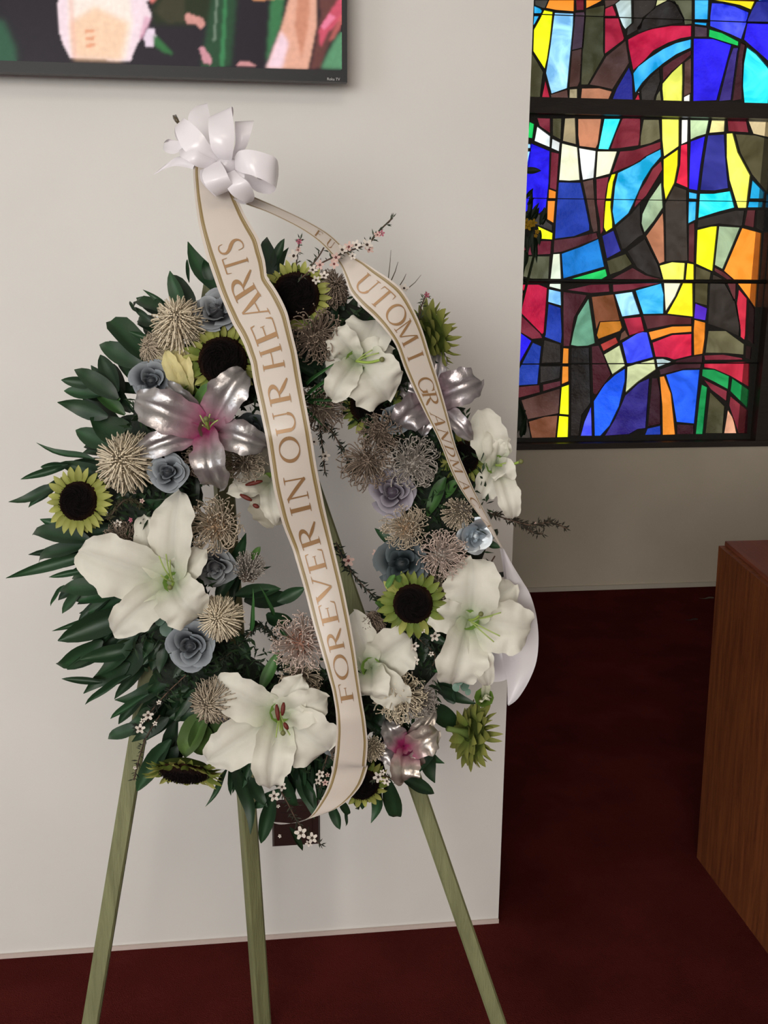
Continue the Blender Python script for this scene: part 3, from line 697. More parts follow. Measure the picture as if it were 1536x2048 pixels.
# ================================================================== wooden stand on the right
pB = onZ(1408, 1714, 0); bx = pB.x
pT = onY(1453, 1091, pB.y); hT = pT.z
q_ = onX(1536, 1149, bx); Yn = .85
slope = (q_.z-hT)/(q_.y-pB.y); zN = hT+slope*(Yn-pB.y)
bxw = .62; tp_x = pT.x
st = empty('wooden_stand', (bx+bxw/2, pB.y-.3, 0), 'tall reddish brown oak stand on the red carpet at the right edge', 'stand')
YF = pB.y
def q4(P, th, name, mt):
    """thick panel from four corner points"""
    n = (P[1]-P[0]).cross(P[3]-P[0]).normalized()*th
    worldob(name, P+[p+n for p in P], [(0,1,2,3), (7,6,5,4), (0,4,5,1), (1,5,6,2), (2,6,7,3), (3,7,4,0)], mt, st, smooth=False)
q4([Vector((bx, Yn, 0)), Vector((bx, YF, 0)), Vector((tp_x, YF, hT)), Vector((bx, Yn, zN))], -.02, 'side_panel', M_BOXWOOD)
q4([Vector((bx+.02, YF-.001, 0)), Vector((bx+bxw, YF-.001, 0)), Vector((bx+bxw, YF-.001, hT-.002)), Vector((tp_x+.02, YF-.001, hT-.002))], .02, 'back_panel', M_BOXWOOD)
q4([Vector((bx+bxw, YF, 0)), Vector((bx+bxw, Yn, 0)), Vector((bx+bxw, Yn, zN)), Vector((bx+bxw, YF, hT))], .02, 'side_panel', M_BOXWOOD)
q4([Vector((tp_x-.004, YF+.002, hT+.001)), Vector((tp_x-.004, Yn, zN+.001)), Vector((bx+bxw+.002, Yn, zN+.001)), Vector((bx+bxw+.002, YF+.002, hT+.001))], .010, 'top_panel', M_BOXTOP)
b = MB(); s_ = onX(1500, 1640, bx)
b.box((bx-.006, 1.0, .001), (bx+.0005, onX(1530, 1700, bx).y, .80)); b.build('corner_post', M_BOXWOOD, st)
b = MB(); s_ = onX(1494, 1783, bx-.001); e_ = onX(1492, 1822, bx-.001); b.tube([s_, (s_+e_)/2+Vector((0, .002, 0)), e_], [.0008, .0015, .0012], 5); b.build('splinter', mat('pale_chip', (.55, .36, .26), .7), st, label='pale chipped splinter mark')
# scraps on the carpet
for (x, y, w, lb) in ((1413, 1197, 16, 'tiny pale scrap lying on the carpet left of the wooden stand'), (1383, 1240, 14, 'tiny dark leaf scrap on the carpet, nearer than the pale one')):
    p = onZ(x, y, .004); b = MB(); u_ = w*p.y/FPX/1
    vs = []; fs = []
    for i in range(7):
        t = i/6-.5; hh_ = (.25-t*t)*.8+.03
        vs += [p+Vector((t*2*u_, -.35*u_*hh_*2+.1*u_*math.sin(9*t), .001)), p+Vector((t*2*u_, .1*u_*math.sin(9*t), .005+.003*math.sin(5*t))), p+Vector((t*2*u_, .35*u_*hh_*2+.1*u_*math.sin(9*t), .001))]
    for i in range(6): fs += [(i*3, i*3+3, i*3+4, i*3+1), (i*3+1, i*3+4, i*3+5, i*3+2)]
    worldob('dried_petal', vs, fs, mat('scrap', (.10, .08, .055) if w == 16 else (.03, .015, .012), .8), None, label=lb, cat='petal')

# ================================================================== easel
LK = 1.385
ez = empty('easel', (onPlane(590, 1900, LK).x, 1.45, 0), 'green stained three-legged wooden easel carrying the round flower wreath', 'easel')
EN = Vector((0, -1, .12)).normalized()
def foot(p, q):     # extend the line q->p down to the floor
    d = (p-q); t = -q.z/d.z; return q+d*t
apL, apR = onPlane(436, 560, LK), onPlane(452, 560, LK)
l1, l2 = onPlane(265, 1540, LK), onPlane(181, 2048, LK)
r1, r2 = onPlane(822, 1570, LK), onPlane(994, 2048, LK)
fl, fr = foot(l2, l1), foot(r2, r1)
topL = l1+(l1-l2)*((apL.z-l1.z)/(l1.z-l2.z)); topR = onPlane(482, 560, LK-.004)
b = MB(); b.beam(fl, topL, .026, .030, EN); b.build('leg', M_EASEL, ez)
b = MB(); b.beam(fr, topR, .026, .030, EN); b.build('leg', M_EASEL, ez)
mA = onY(424, 640, 1.60); mB = onZ(528, 2085, 0)
b = MB(); b.beam(mB, mA, .030, .022, Vector((.45, -1, .1)).normalized()); b.build('leg', M_EASEL, ez, label='rear leg of the easel')
b = MB(); b.beam(onPlane(425, 600, LK+.02), onPlane(492, 594, LK+.02), .03, .02, EN); b.tube([onPlane(438, 330, LK), onPlane(440, 600, LK)], .004, 6); b.build('hinge_block', M_EASEL, ez)
b = MB(); b.beam(onPlane(880, 1168, LK-.022), onPlane(1010, 1148, LK-.022), .0075, .006, EN); b.build('crossbar', M_WIRE, ez, label='thin black bar')
# ================================================================== wreath
wr = empty('flower_wreath', wp(600, 1060, 0), 'round funeral wreath of white lilies, sunflowers and silver roses hung on the easel', 'wreath')
WC = WO[wr.name]
rng = random.Random(11)
def col(c, a=0.0): return (*c, a)
def ringpt(a, k=1.0, off=0):        # a = angle, k = radial factor on the ring's centre line
    return wp(597+290*k*math.cos(a), 1055-375*k*math.sin(a), off)
# foam ring
vs = []; fs = []; nA, nB = 72, 12
for i in range(nA):
    a = 2*math.pi*i/nA; c = ringpt(a); ou = (ringpt(a, 1.2)-c).normalized(); fw = (CAM-c).normalized()
    for j in range(nB):
        t = 2*math.pi*j/nB; r_ = .040*(1+.12*rng.uniform(-1, 1))
        vs.append(c+ou*math.cos(t)*r_*1.55+fw*math.sin(t)*r_)
for i in range(nA):
    for j in range(nB): fs.append((i*nB+j, i*nB+(j+1) % nB, ((i+1) % nA)*nB+(j+1) % nB, ((i+1) % nA)*nB+j))
worldob('foam_ring', vs, fs, M_FOAM, wr)

# ---- leaves
def leafmesh(kind, bend=.12, fold=.10, tipcurl=0, c0=(.009, .028, .012), c1=(.016, .050, .018)):
    NV, NU = 9, 5; vs = []; cs = []
    for i in range(NV):
        t = i/(NV-1)
        if kind == 'pointed': w = 1.02*(t+.02)**.75*(1-t)**.95+.012
        elif kind == 'round': w = .5*min(1, (t*3.2)**.6)*(1-max(0, (t-.8)/.2)**2.2*.55)
        elif kind == 'blade': w = .5*(1-t**2.2)*(.6+.4*min(1, t*5))
        y = t; z = -bend*t*t-tipcurl*max(0, t-.7)**2*8+.02*math.sin(t*9)
        for j in range(NU):
            u = (j/(NU-1))*2-1
            vs.append(Vector((u*w, y, z+fold*abs(u)*.5*w*2)))
            m_ = 1.35 if j == NU//2 else 1.0-.1*abs(u)
            cs.append(tuple((c0[k]*(1-t)+c1[k]*t)*m_ for k in range(3))+(0,))
    fs = [(i*NU+j, i*NU+j+1, (i+1)*NU+j+1, (i+1)*NU+j) for i in range(NV-1) for j in range(NU-1)]
    return mesh('leaf', vs, fs, cs)
LM = [leafmesh('pointed', .10, .25), leafmesh('pointed', .22, .12, .3), leafmesh('pointed', -.05, .35), leafmesh('pointed', .05, .15, -.3)]
LB = [leafmesh('pointed', .10, .2, 0, (.03, .085, .02), (.05, .14, .03)), leafmesh('pointed', .2, .1, .1, (.05, .12, .025), (.09, .19, .05))]
LR = leafmesh('round', .1, .15); LH = [leafmesh('pointed', .25, .30, 0, (.035, .075, .018), (.06, .105, .025)), leafmesh('pointed', .1, .35, .2, (.045, .09, .02), (.07, .12, .03))]; LG = leafmesh('blade', .3, .2, 0, (.02, .08, .02), (.04, .12, .03))
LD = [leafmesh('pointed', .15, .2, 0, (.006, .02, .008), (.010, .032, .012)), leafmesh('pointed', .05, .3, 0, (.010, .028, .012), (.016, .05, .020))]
def leaf_at(B, T, wpx, me=None, nrm=None, name='leaf', parent=wr, k=PX, acc=None):
    if me is None: me = rng.choice(LM)
    Y = T-B; Ln = Y.length; Yn_ = Y.normalized()
    if nrm is None: nrm = (CAM-B).normalized()+camv(rng.uniform(-1, 1), rng.uniform(-.3, 1), .2)*.55
    Z = (nrm-Yn_*nrm.dot(Yn_)).normalized(); X = Yn_.cross(Z)
    w = wpx*k
    Mx = Matrix(((X.x*w, Yn_.x*Ln, Z.x*Ln, 0), (X.y*w, Yn_.y*Ln, Z.y*Ln, 0), (X.z*w, Yn_.z*Ln, Z.z*Ln, 0), (0, 0, 0, 1)))
    if acc is not None:
        Mw = Matrix.Translation(B) @ Mx; g_ = rng.uniform(.6, 1.35)
        acc.add([Mw @ v.co for v in me.vertices], [tuple(p.vertices) for p in me.polygons], [tuple(c*g_ for c in a.color[:3])+(0,) for a in me.color_attributes['Col'].data])
        return
    if me.materials.__len__() == 0: me.materials.append(M_LEAF)
    return ob(name, me, None, parent, Matrix.Translation(B-WO[parent.name]) @ Mx)
LEAVES = '''434 580 373 497 46|368 624 335 540 34|383 613 347 536 34|378 560 373 514 8|321 620 259 578 36|275 622 255 600 9|343 622 292 581 14|317 648 258 630 26|300 640 262 612 14
277 728 190 679 44|254 750 236 706 20|303 680 258 663 14|233 776 203 712 38|226 790 145 728 40|182 768 120 760 24|192 790 125 779 30|206 830 123 803 38|258 874 180 843 66|217 890 147 858 42
178 917 82 898 16|125 936 39 958 17|130 930 84 934 16|106 975 28 1008 24|168 1079 43 1046 40|168 1092 52 1106 34|164 1112 20 1153 26|164 1141 96 1155 14|206 1174 116 1170 42|126 1175 96 1213 11|164 1182 118 1227 28
243 1200 178 1226 40|206 1234 112 1260 16|252 1228 119 1280 54|227 1246 118 1277 46|194 1288 107 1352 44|250 1240 150 1330 16|272 1268 203 1352 40|196 1364 122 1357 16|253 1357 176 1410 18|291 1296 198 1380 52|325 1375 244 1405 42|289 1394 214 1438 18|272 1458 203 1472 30|336 1490 279 1580 44|262 1300 160 1320 36
240 1180 150 1200 40|230 1060 120 1075 36|220 960 120 930 36|230 1140 130 1150 34|250 1330 175 1375 40|330 1440 268 1480 30|300 1420 262 1452 26|350 1500 306 1560 36
451 1545 421 1607 15|475 1535 511 1652 38|545 1596 523 1682 34|560 1580 506 1612 30|602 1556 632 1628 38|582 1660 609 1703 16|666 1610 681 1657 26|690 1620 697 1656 8|680 1600 705 1642 18|758 1575 751 1636 32|780 1570 792 1666 42
810 1560 873 1586 34|842 1495 877 1526 28|851 1505 864 1562 38|874 1378 946 1408 26|862 1420 931 1452 48|500 1560 530 1610 30|640 1560 660 1630 30|700 1580 740 1625 30|560 1540 590 1640 34|610 1530 620 1610 30|648 1540 640 1600 26|733 1570 722 1622 24
545 545 521 467 36|548 530 570 479 22|550 545 570 501 20|675 632 684 555 38|690 640 712 600 30|660 620 640 560 20|890 960 1000 940 22|940 948 972 967 24|866 1036 946 1043 48|790 1090 750 1058 20|970 1086 999 1096 18
440 1190 497 1065 34|502 1156 534 1131 12|470 1200 490 1100 26|730 620 750 560 24|800 620 790 580 20|905 820 935 840 26|870 880 830 910 20|560 1200 610 1175 30|480 1190 560 1180 34|500 1200 600 1195 40|540 1230 590 1260 40|470 1330 520 1370 30
905 1400 870 1340 34|960 1350 970 1330 22|960 1080 1010 1060 22|330 1340 300 1400 40|870 1470 842 1540 34|420 560 408 520 24'''
for grp in LEAVES.replace('\n', '|').split('|'):
    x0, y0, x1, y1, w = map(float, grp.split())
    leaf_at(wp(x0-(x1-x0)*.12, y0-(y1-y0)*.12, rng.uniform(.0, .02)), wp(x1, y1, rng.uniform(-.03, .015)), w*1.42)
    if x0 < 420 and w > 20:       # a second, deeper leaf of the same branch
        dx, dy = x1-x0, y1-y0; q = rng.uniform(-.35, .35)
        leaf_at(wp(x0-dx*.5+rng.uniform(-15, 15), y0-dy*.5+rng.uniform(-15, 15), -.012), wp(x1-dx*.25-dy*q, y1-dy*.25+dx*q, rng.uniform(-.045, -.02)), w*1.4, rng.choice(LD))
leaf_at(wp(318, 738, .03), wp(222, 634, 0), 52, LR, name='leaf')
for x0, y0, x1, y1, w, k_, of in ((425, 768, 376, 822, 44, 1, .085), (892, 955, 850, 1036, 44, 0, .06), (915, 960, 880, 1000, 34, 0, .05), (523, 1380, 557, 1300, 38, 0, .07), (418, 1425, 352, 1520, 84, 1, .06), (395, 1440, 408, 1522, 76, 0, .058), (440, 1440, 425, 1520, 70, 0, .055),
        (790, 1150, 765, 1180, 22, 1, .09), (800, 1165, 792, 1145, 20, 1, .09), (750, 1205, 775, 1215, 20, 1, .085), (262, 905, 252, 860, 60, 0, .005), (250, 830, 180, 770, 40, 0, .012), (240, 800, 170, 760, 36, 0, .014), (505, 1120, 518, 1088, 26, 1, .04)):
    leaf_at(wp(x0, y0, of), wp(x1, y1, of-.015), w, LH[k_] if w > 65 else LB[k_])
for x0, y0, x1, y1, w in ((608, 800, 684, 728, 8), (612, 802, 698, 747, 9), (610, 805, 690, 795, 8), (612, 800, 660, 815, 7), (615, 770, 668, 720, 8), (600, 810, 650, 850, 7), (640, 690, 612, 640, 7), (870, 1345, 915, 1330, 7), (862, 1340, 912, 1345, 7),
        (560, 1255, 600, 1310, 8), (500, 1260, 512, 1190, 10), (360, 1230, 330, 1310, 12), (545, 1230, 530, 1180, 9)):
    leaf_at(wp(x0, y0, .06), wp(x1, y1, .085), w, LG, name='grass_blade')
for k_ in range(70):       # outer spray on the left
    a = rng.uniform(math.pi*.68, math.pi*1.30); k1 = rng.uniform(1.05, 1.33); x, y = 597+290*k1*math.cos(a), 1055-375*k1*math.sin(a)
    da = a+rng.uniform(-.35, .35); L = rng.uniform(70, 115)
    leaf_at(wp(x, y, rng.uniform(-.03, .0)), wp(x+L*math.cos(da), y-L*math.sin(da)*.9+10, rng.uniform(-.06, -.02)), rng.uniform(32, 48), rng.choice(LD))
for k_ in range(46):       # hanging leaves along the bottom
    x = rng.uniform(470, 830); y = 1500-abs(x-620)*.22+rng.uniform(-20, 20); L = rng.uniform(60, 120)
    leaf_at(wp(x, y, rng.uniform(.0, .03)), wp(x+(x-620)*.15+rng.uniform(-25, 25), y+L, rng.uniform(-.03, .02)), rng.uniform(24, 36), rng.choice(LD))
# interior leaves that close the gaps between the flowers
ACC = MB(); cnt = 0
while cnt < 210:
    a = rng.uniform(0, 2*math.pi); k1 = rng.uniform(.74, 1.22)
    x, y = 597+290*k1*math.cos(a), 1055-375*k1*math.sin(a)
    da = a+rng.uniform(-1.2, 1.2)+(0 if k1 > .9 else math.pi*.4*rng.choice((-1, 1))); L = rng.uniform(45, 80)
    tx, ty = x+L*math.cos(da), y-L*math.sin(da)
    rx, ry = (tx-600)/285, (ty-1055)/370; rr = math.hypot(rx, ry)
    if rr > 1.40 or rr < .66 or (tx > 600 and rr < .72): continue
    if tx > 960 or (tx > 790 and ty < 660) or (tx > 700 and ty < 560) or ty < 520 or ty > 1610: continue
    o1 = rng.uniform(.015, .045)
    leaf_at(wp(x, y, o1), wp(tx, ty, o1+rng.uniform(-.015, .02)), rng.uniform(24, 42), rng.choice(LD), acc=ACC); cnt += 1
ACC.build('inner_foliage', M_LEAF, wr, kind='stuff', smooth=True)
# dense small filler greenery, too small to pick apart
b = MB()
for k_ in range(5200):
    a = rng.uniform(0, 2*math.pi); k1 = rng.gauss(1.0, .16); k1 = min(max(k1, .70), 1.3)
    B_ = ringpt(a, k1, rng.uniform(.02, .055)); d_ = camv(rng.uniform(-1, 1), rng.uniform(-1, 1), rng.uniform(.0, 1.0)); L_ = rng.uniform(.010, .024)
    s_ = d_.cross(camv(rng.uniform(-1, 1), rng.uniform(-1, 1), 1)).normalized()*rng.uniform(.0012, .003)
    g_ = rng.uniform(.5, 1.3); c_ = (.016*g_, .034*g_, .013*g_, 0)
    b.add([B_, B_+d_*L_*.5+s_, B_+d_*L_, B_+d_*L_*.5-s_], [(0, 1, 2, 3)], c_)
b.build('filler_greenery', M_NEEDLE, wr, kind='stuff')

# ---- lilies
def petal(c, tip, wpx, toff, arch, twist=0, cols=None, parent=None, matl=None, wave=.13, name='petal', seed=0, tipr=0, bw=.22, cup=.25, boff=.0):
    """one lily petal from the throat c to the tip; toff = tip offset in front(+)/behind(-) the flower centre in metres, arch = forward bulge"""
    r2 = random.Random(seed); NV, NU = 25, 11; twist = twist+r2.uniform(-.35, .35)
    cp = WO[parent.name]
    B = cp-(cp-CAM).normalized()*(-.030+boff)
    x, y = tip; T0 = ray(x, y); dist = (cp-CAM).dot(_F)+(-toff); T = CAM+T0*dist      # T0.F == 1
    mid = (cp+T)/2-_F*arch
    C1 = B*.45+mid*.55-_F*arch*.4; C2 = mid*.45+T*.55-_F*arch*.7
    vs = []; cs = []; w = wpx*PX/2; prev = None; ph = r2.uniform(0, 6)
    for i in range(NV):
        t = i/(NV-1); q = 1-t
        p = B*q**3+C1*3*q*q*t+C2*3*q*t*t+T*t**3
        d = ((C1-B)*3*q*q+(C2-C1)*6*q*t+(T-C2)*3*t*t).normalized()
        nh = (-_F+_R*twist*.8+d*0).normalized()
        S = d.cross(nh)
        if S.length < .15: S = prev if prev is not None else _R
        S = S.normalized()
        if prev is not None and S.dot(prev) < 0: S = -S
        if prev is not None: S = (S*.6+prev*.4).normalized()
        prev = S; n = S.cross(d).normalized()
        if n.dot(_F) > 0: n = -n
        ea, eb = .80, .84-.50*tipr; tm_ = ea/(ea+eb); wt = (bw*.8*(1-t)**3+(t**ea*(1-t)**eb)/(tm_**ea*(1-tm_)**eb))
        wt = max(wt, .02)*w
        for j in range(NU):
            u = j/(NU-1)*2-1
            off = cup*wt*(u*u)*(1-t*.9)*2.1-.20*wt*math.exp(-(u*5)**2)*(1-t*.4)+.10*wt*math.exp(-((abs(u)-.35)*5)**2)
            off += wave*w*abs(u)**2.5*(math.sin(t*17+ph+(2 if u > 0 else 0))+.6*math.sin(t*31+ph*2))*min(1, t*2)
            vs.append(p+S*(u*wt*(1+.05*math.sin(t*23+ph*u)+.035*math.sin(t*41+ph+u)))+n*off)
            if cols: cs.append(cols(t, u))
    fs = [(i*NU+j, i*NU+j+1, (i+1)*NU+j+1, (i+1)*NU+j) for i in range(NV-1) for j in range(NU-1)]
    return worldob(name, vs, fs, matl or M_PETAL, parent, cols=cs)
def wcol(green=.5, tint=(.76, .735, .65)):
    def f(t, u):
        g = max(0, 1-t*2.3)**1.3*green*(1-.3*abs(u)); m_ = (1-.13*math.exp(-(u*9)**2))*(1-.05*(.5+.5*math.sin(u*26)))*(.93+.07*min(1, t*1.6))  # throat and midrib shading put into the colour, beside green throat and veins
        return (tint[0]*(1-g*.55)*m_, tint[1]*(1-g*.22)*m_, tint[2]*(1-g*.75)*m_, 0)
    return f
def scol(mag=.72, base=(.37, .35, .35), green=0):
    def f(t, u):
        g = min(1, max(0, (1-t*2.0))**1.2*mag*1.6+(max(0, abs(u)-.55)*1.2*mag*max(0, .7-t)))
        st_ = 1+.22*math.sin(u*15+t*2)*math.sin(u*7+1)
        return (base[0]*(1-g)*st_+.32*g, base[1]*(1-g)*st_+.03*g, base[2]*(1-g)*st_+.13*g, .75*(1-g))
    return f
def lily(x, y, off, petals, label, name='white_lily', colf=None, m=None, pist=None, stam=(), anther=None, core=(.25, .42, .08), seedb=0, wk=1.0):
    c = wp(x, y, off)
    # the throat: a short green cup, the mesh that carries petals, stamens and pistil
    vs = []; fs = []; ax = (c-CAM).normalized(); S1 = ax.cross(_U).normalized(); S2 = S1.cross(ax)
    for i in range(5):
        t = i/4; r_ = .005+.010*t
        for j in range(10):
            a = 2*math.pi*j/10; vs.append(c+ax*(.034-.030*t)+(S1*math.cos(a)+S2*math.sin(a))*r_)
    fs = [(i*10+j, i*10+(j+1) % 10, (i+1)*10+(j+1) % 10, (i+1)*10+j) for i in range(4) for j in range(10)]+[tuple(range(10))]
    L_ = worldob(name, vs, fs, m or M_PETAL, wr, origin=c, cols=[(*core, 0)]*len(vs), label=label)
    for k_, p in enumerate(petals):
        (tx, ty, w, toff, arch) = p[:5]; ex = p[5] if len(p) > 5 else {}
        petal(c, (tx, ty), w*wk*1.02, toff-(.010 if k_ % 2 else 0), arch+(.0 if k_ % 2 else .010), cols=(ex.get('cols') or colf or wcol()), parent=L_, matl=m, seed=seedb+k_, **{a: b_ for a, b_ in ex.items() if a != 'cols'})
    def at(px, py, o_): d = ray(px, py); return CAM+d*((c-CAM).dot(_F)-o_)
    if pist:
        (px, py, o_) = pist; P = [c, (c+at(px, py, o_))/2-_U*.003, at(px, py, o_)]
        b = MB(); b.tube([tuple(v) for v in catmull([tuple(v) for v in P], 4)], .0019, 7, (.30, .42, .08, 0)); b.ball(P[-1], .0038, (.16, .17, .06, 0), 8, 5)
        b.build('pistil', M_STEM, L_, smooth=True)
    for s_ in stam:
        (px, py, o_) = s_; e_ = at(px, py, o_)
        b = MB(); P = [c, (c+e_)/2-_F*.008, e_]
        b.tube([tuple(v) for v in catmull([tuple(v) for v in P], 4)], .0010, 5, (.36, .45, .14, 0)); so = b.build('stamen', M_STEM, L_, smooth=True)
        if anther:
            pass
    if anther:
        for (px, py, o_, dx, dy) in anther:
            e_ = at(px, py, o_); d_ = at(px+dx, py+dy, o_)-e_
            b = MB(); b.tube([e_-d_*.5, e_-d_*.25, e_, e_+d_*.25, e_+d_*.5], [.0014, .0028, .0032, .0028, .0014], 8, (.13, .022, .014, 0)); b.build('anther', M_STEM, L_, smooth=True)
    return L_
C_ = dict
lily(347, 1165, .085, [(157, 1100, 112, -.005, .020, C_(tipr=.15)), (288, 1028, 74, -.012, .02), (360, 982, 84, -.004, .025, C_(wave=.14, tipr=.25)), (412, 1098, 58, .004, .012), (400, 1232, 96, -.010, .03, C_(tipr=.45)), (226, 1268, 74, -.004, .03, C_(tipr=.05))],
     'largest white lily, far left of the wreath, wide pointed petal to the left', stam=[(318, 1112, .03), (332, 1108, .035), (322, 1150, .03), (340, 1120, .04)], pist=(340, 1175, .035), seedb=1)
lily(560, 1425, .105, [(428, 1360, 82, -.01, .02, C_(tipr=.3)), (604, 1352, 70, .002, .02), (655, 1395, 70, -.01, .02, C_(tipr=.3)), (656, 1500, 118, -.004, .024, C_(tipr=.55, wave=.05)), (540, 1577, 78, -.008, .03), (414, 1522, 90, -.006, .028, C_(tipr=.15))],
     'white open lily at the bottom of the wreath with dark red anthers', stam=[(580, 1470, .04), (560, 1462, .04), (572, 1452, .03), (552, 1475, .03)], pist=(566, 1466, .05), anther=[(555, 1425, .045, 4, 32), (566, 1418, .045, -3, 26), (572, 1452, .04, 8, 14)], seedb=11)
lily(938, 1240, .085, [(945, 1118, 108, -.002, .024, C_(tipr=.5)), (850, 1222, 66, .010, .022, C_(tipr=.1)), (905, 1368, 100, -.01, .03, C_(tipr=.5)), (976, 1372, 44, .0, .03, C_(tipr=.35)), (1062, 1258, 104, -.01, .02, C_(tipr=.35)), (1030, 1170, 74, -.008, .015, C_(tipr=.5))],
     'white lily with ruffled petals at the right side of the wreath', stam=[(1002, 1225, .03), (1000, 1272, .03), (988, 1284, .03), (985, 1232, .035)], pist=(962, 1228, .035), seedb=21)
lily(712, 722, .085, [(668, 662, 60, .004, .01, C_(tipr=.5)), (752, 640, 96, -.018, .02, C_(tipr=.4)), (786, 700, 60, -.02, .01), (775, 800, 110, -.002, .034, C_(tipr=.5)), (664, 800, 56, .012, .02, C_(tipr=.5)), (650, 745, 62, -.015, .01)],
     'white lily near the top of the wreath, mouth turned right', stam=[(745, 700, .02), (758, 706, .02)], pist=(764, 719, .022), seedb=31)
lily(742, 1335, .075, [(708, 1222, 62, -.01, .01, C_(tipr=.3)), (822, 1272, 96, .0, .02, C_(tipr=.4)), (812, 1405, 70, .0, .02, C_(tipr=.3)), (672, 1378, 70, -.01, .01), (742, 1392, 78, .004, .03, C_(tipr=.4)), (735, 1262, 50, -.015, .01)],
     'white lily half hidden behind the lettered ribbon at the lower middle', seedb=41)
lily(992, 930, .055, [(958, 820, 72, -.004, .01, C_(tipr=.25)), (985, 862, 60, .005, .02), (1025, 1038, 46, .0, .03, C_(tipr=.4)), (962, 1000, 60, -.008, .01), (1012, 955, 50, .01, .02, C_(tipr=.5)), (1000, 880, 36, .012, .01)],
     'white lily seen from the side, sticking out at the right edge of the wreath', pist=(1042, 923, .03), stam=[(1018, 925, .02)], seedb=51)
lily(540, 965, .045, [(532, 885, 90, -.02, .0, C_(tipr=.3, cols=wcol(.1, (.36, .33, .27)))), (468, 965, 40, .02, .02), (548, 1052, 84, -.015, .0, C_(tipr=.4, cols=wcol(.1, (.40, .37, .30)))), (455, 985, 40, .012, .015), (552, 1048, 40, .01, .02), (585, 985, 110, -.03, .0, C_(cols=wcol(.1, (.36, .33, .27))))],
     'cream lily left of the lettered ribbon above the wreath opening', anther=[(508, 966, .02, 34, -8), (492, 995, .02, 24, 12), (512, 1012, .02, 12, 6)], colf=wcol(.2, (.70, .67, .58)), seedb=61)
lily(380, 792, .07, [(330, 662, 62, -.02, .0, C_(cols=wcol(.1, (.62, .57, .38)))), (350, 690, 40, -.01, .02), (331, 702, 34, .005, .015), (353, 704, 30, .012, .018), (374, 712, 30, .004, .012)],
     'yellow half-closed lily bud at the upper left of the wreath', name='lily_bud', colf=wcol(.4, (.74, .66, .33)), seedb=71)
bud = lily(968, 1395, .03, [(972, 1352, 18, .0, .006), (968, 1398, 22, .012, .012), (976, 1390, 20, .0, .0)], 'small green-tipped lily bud below the right-hand lily', name='lily_bud', colf=wcol(.6, (.66, .66, .5)), seedb=75)
lily(418, 858, .105, [(270, 800, 72, -.01, .03, C_(tipr=.2)), (330, 765, 44, -.02, .02), (492, 742, 66, -.005, .02, C_(tipr=.3)), (536, 893, 58, -.005, .035, C_(tipr=.2)), (440, 978, 62, -.01, .045, C_(tipr=.5)), (264, 912, 46, -.01, .03)],
     'silver painted lily with magenta throat at the upper left of the wreath', name='silver_lily', colf=scol(), m=M_SILVER, core=(.20, .22, .12), stam=[(400, 830, .02), (420, 828, .03), (436, 840, .03), (405, 850, .03)], pist=(412, 838, .03), seedb=81, wk=1.05)
lily(862, 800, .062, [(962, 762, 72, -.01, .02, C_(tipr=.3)), (876, 700, 44, -.01, .02, C_(tipr=.3)), (795, 850, 66, .004, .02, C_(tipr=.5)), (795, 775, 40, -.01, .01), (945, 880, 38, .0, .02, C_(tipr=.3)), (842, 872, 38, .005, .02)],
     'silver painted lily at the upper right of the wreath', name='silver_lily', colf=scol(.4, (.36, .33, .34)), m=M_SILVER, core=(.10, .05, .06), seedb=91)
lily(808, 1492, .062, [(876, 1462, 60, -.005, .02, C_(tipr=.5)), (872, 1418, 36, -.01, .02), (770, 1440, 48, .005, .02, C_(cols=scol(1.5))), (752, 1505, 50, .0, .02, C_(cols=scol(1.5))), (808, 1562, 62, .0, .02, C_(tipr=.4)), (845, 1530, 40, -.005, .02)],
     'purple and silver lily at the lower right of the wreath', name='silver_lily', colf=scol(.8, (.48, .43, .38)), m=M_SILVER, core=(.14, .02, .06), seedb=101)

# ---- a rotated frame for round flowers
def frame(x, y, off, facing, r):
    c = wp(x, y, off); n = camv(*facing); X = _U.cross(n)
    X = X.normalized() if X.length > 1e-3 else _R; Y = n.cross(X)
    s = r*PX
    return Matrix(((X.x*s, Y.x*s, n.x*s, c.x-WC.x), (X.y*s, Y.y*s, n.y*s, c.y-WC.y), (X.z*s, Y.z*s, n.z*s, c.z-WC.z), (0, 0, 0, 1)))
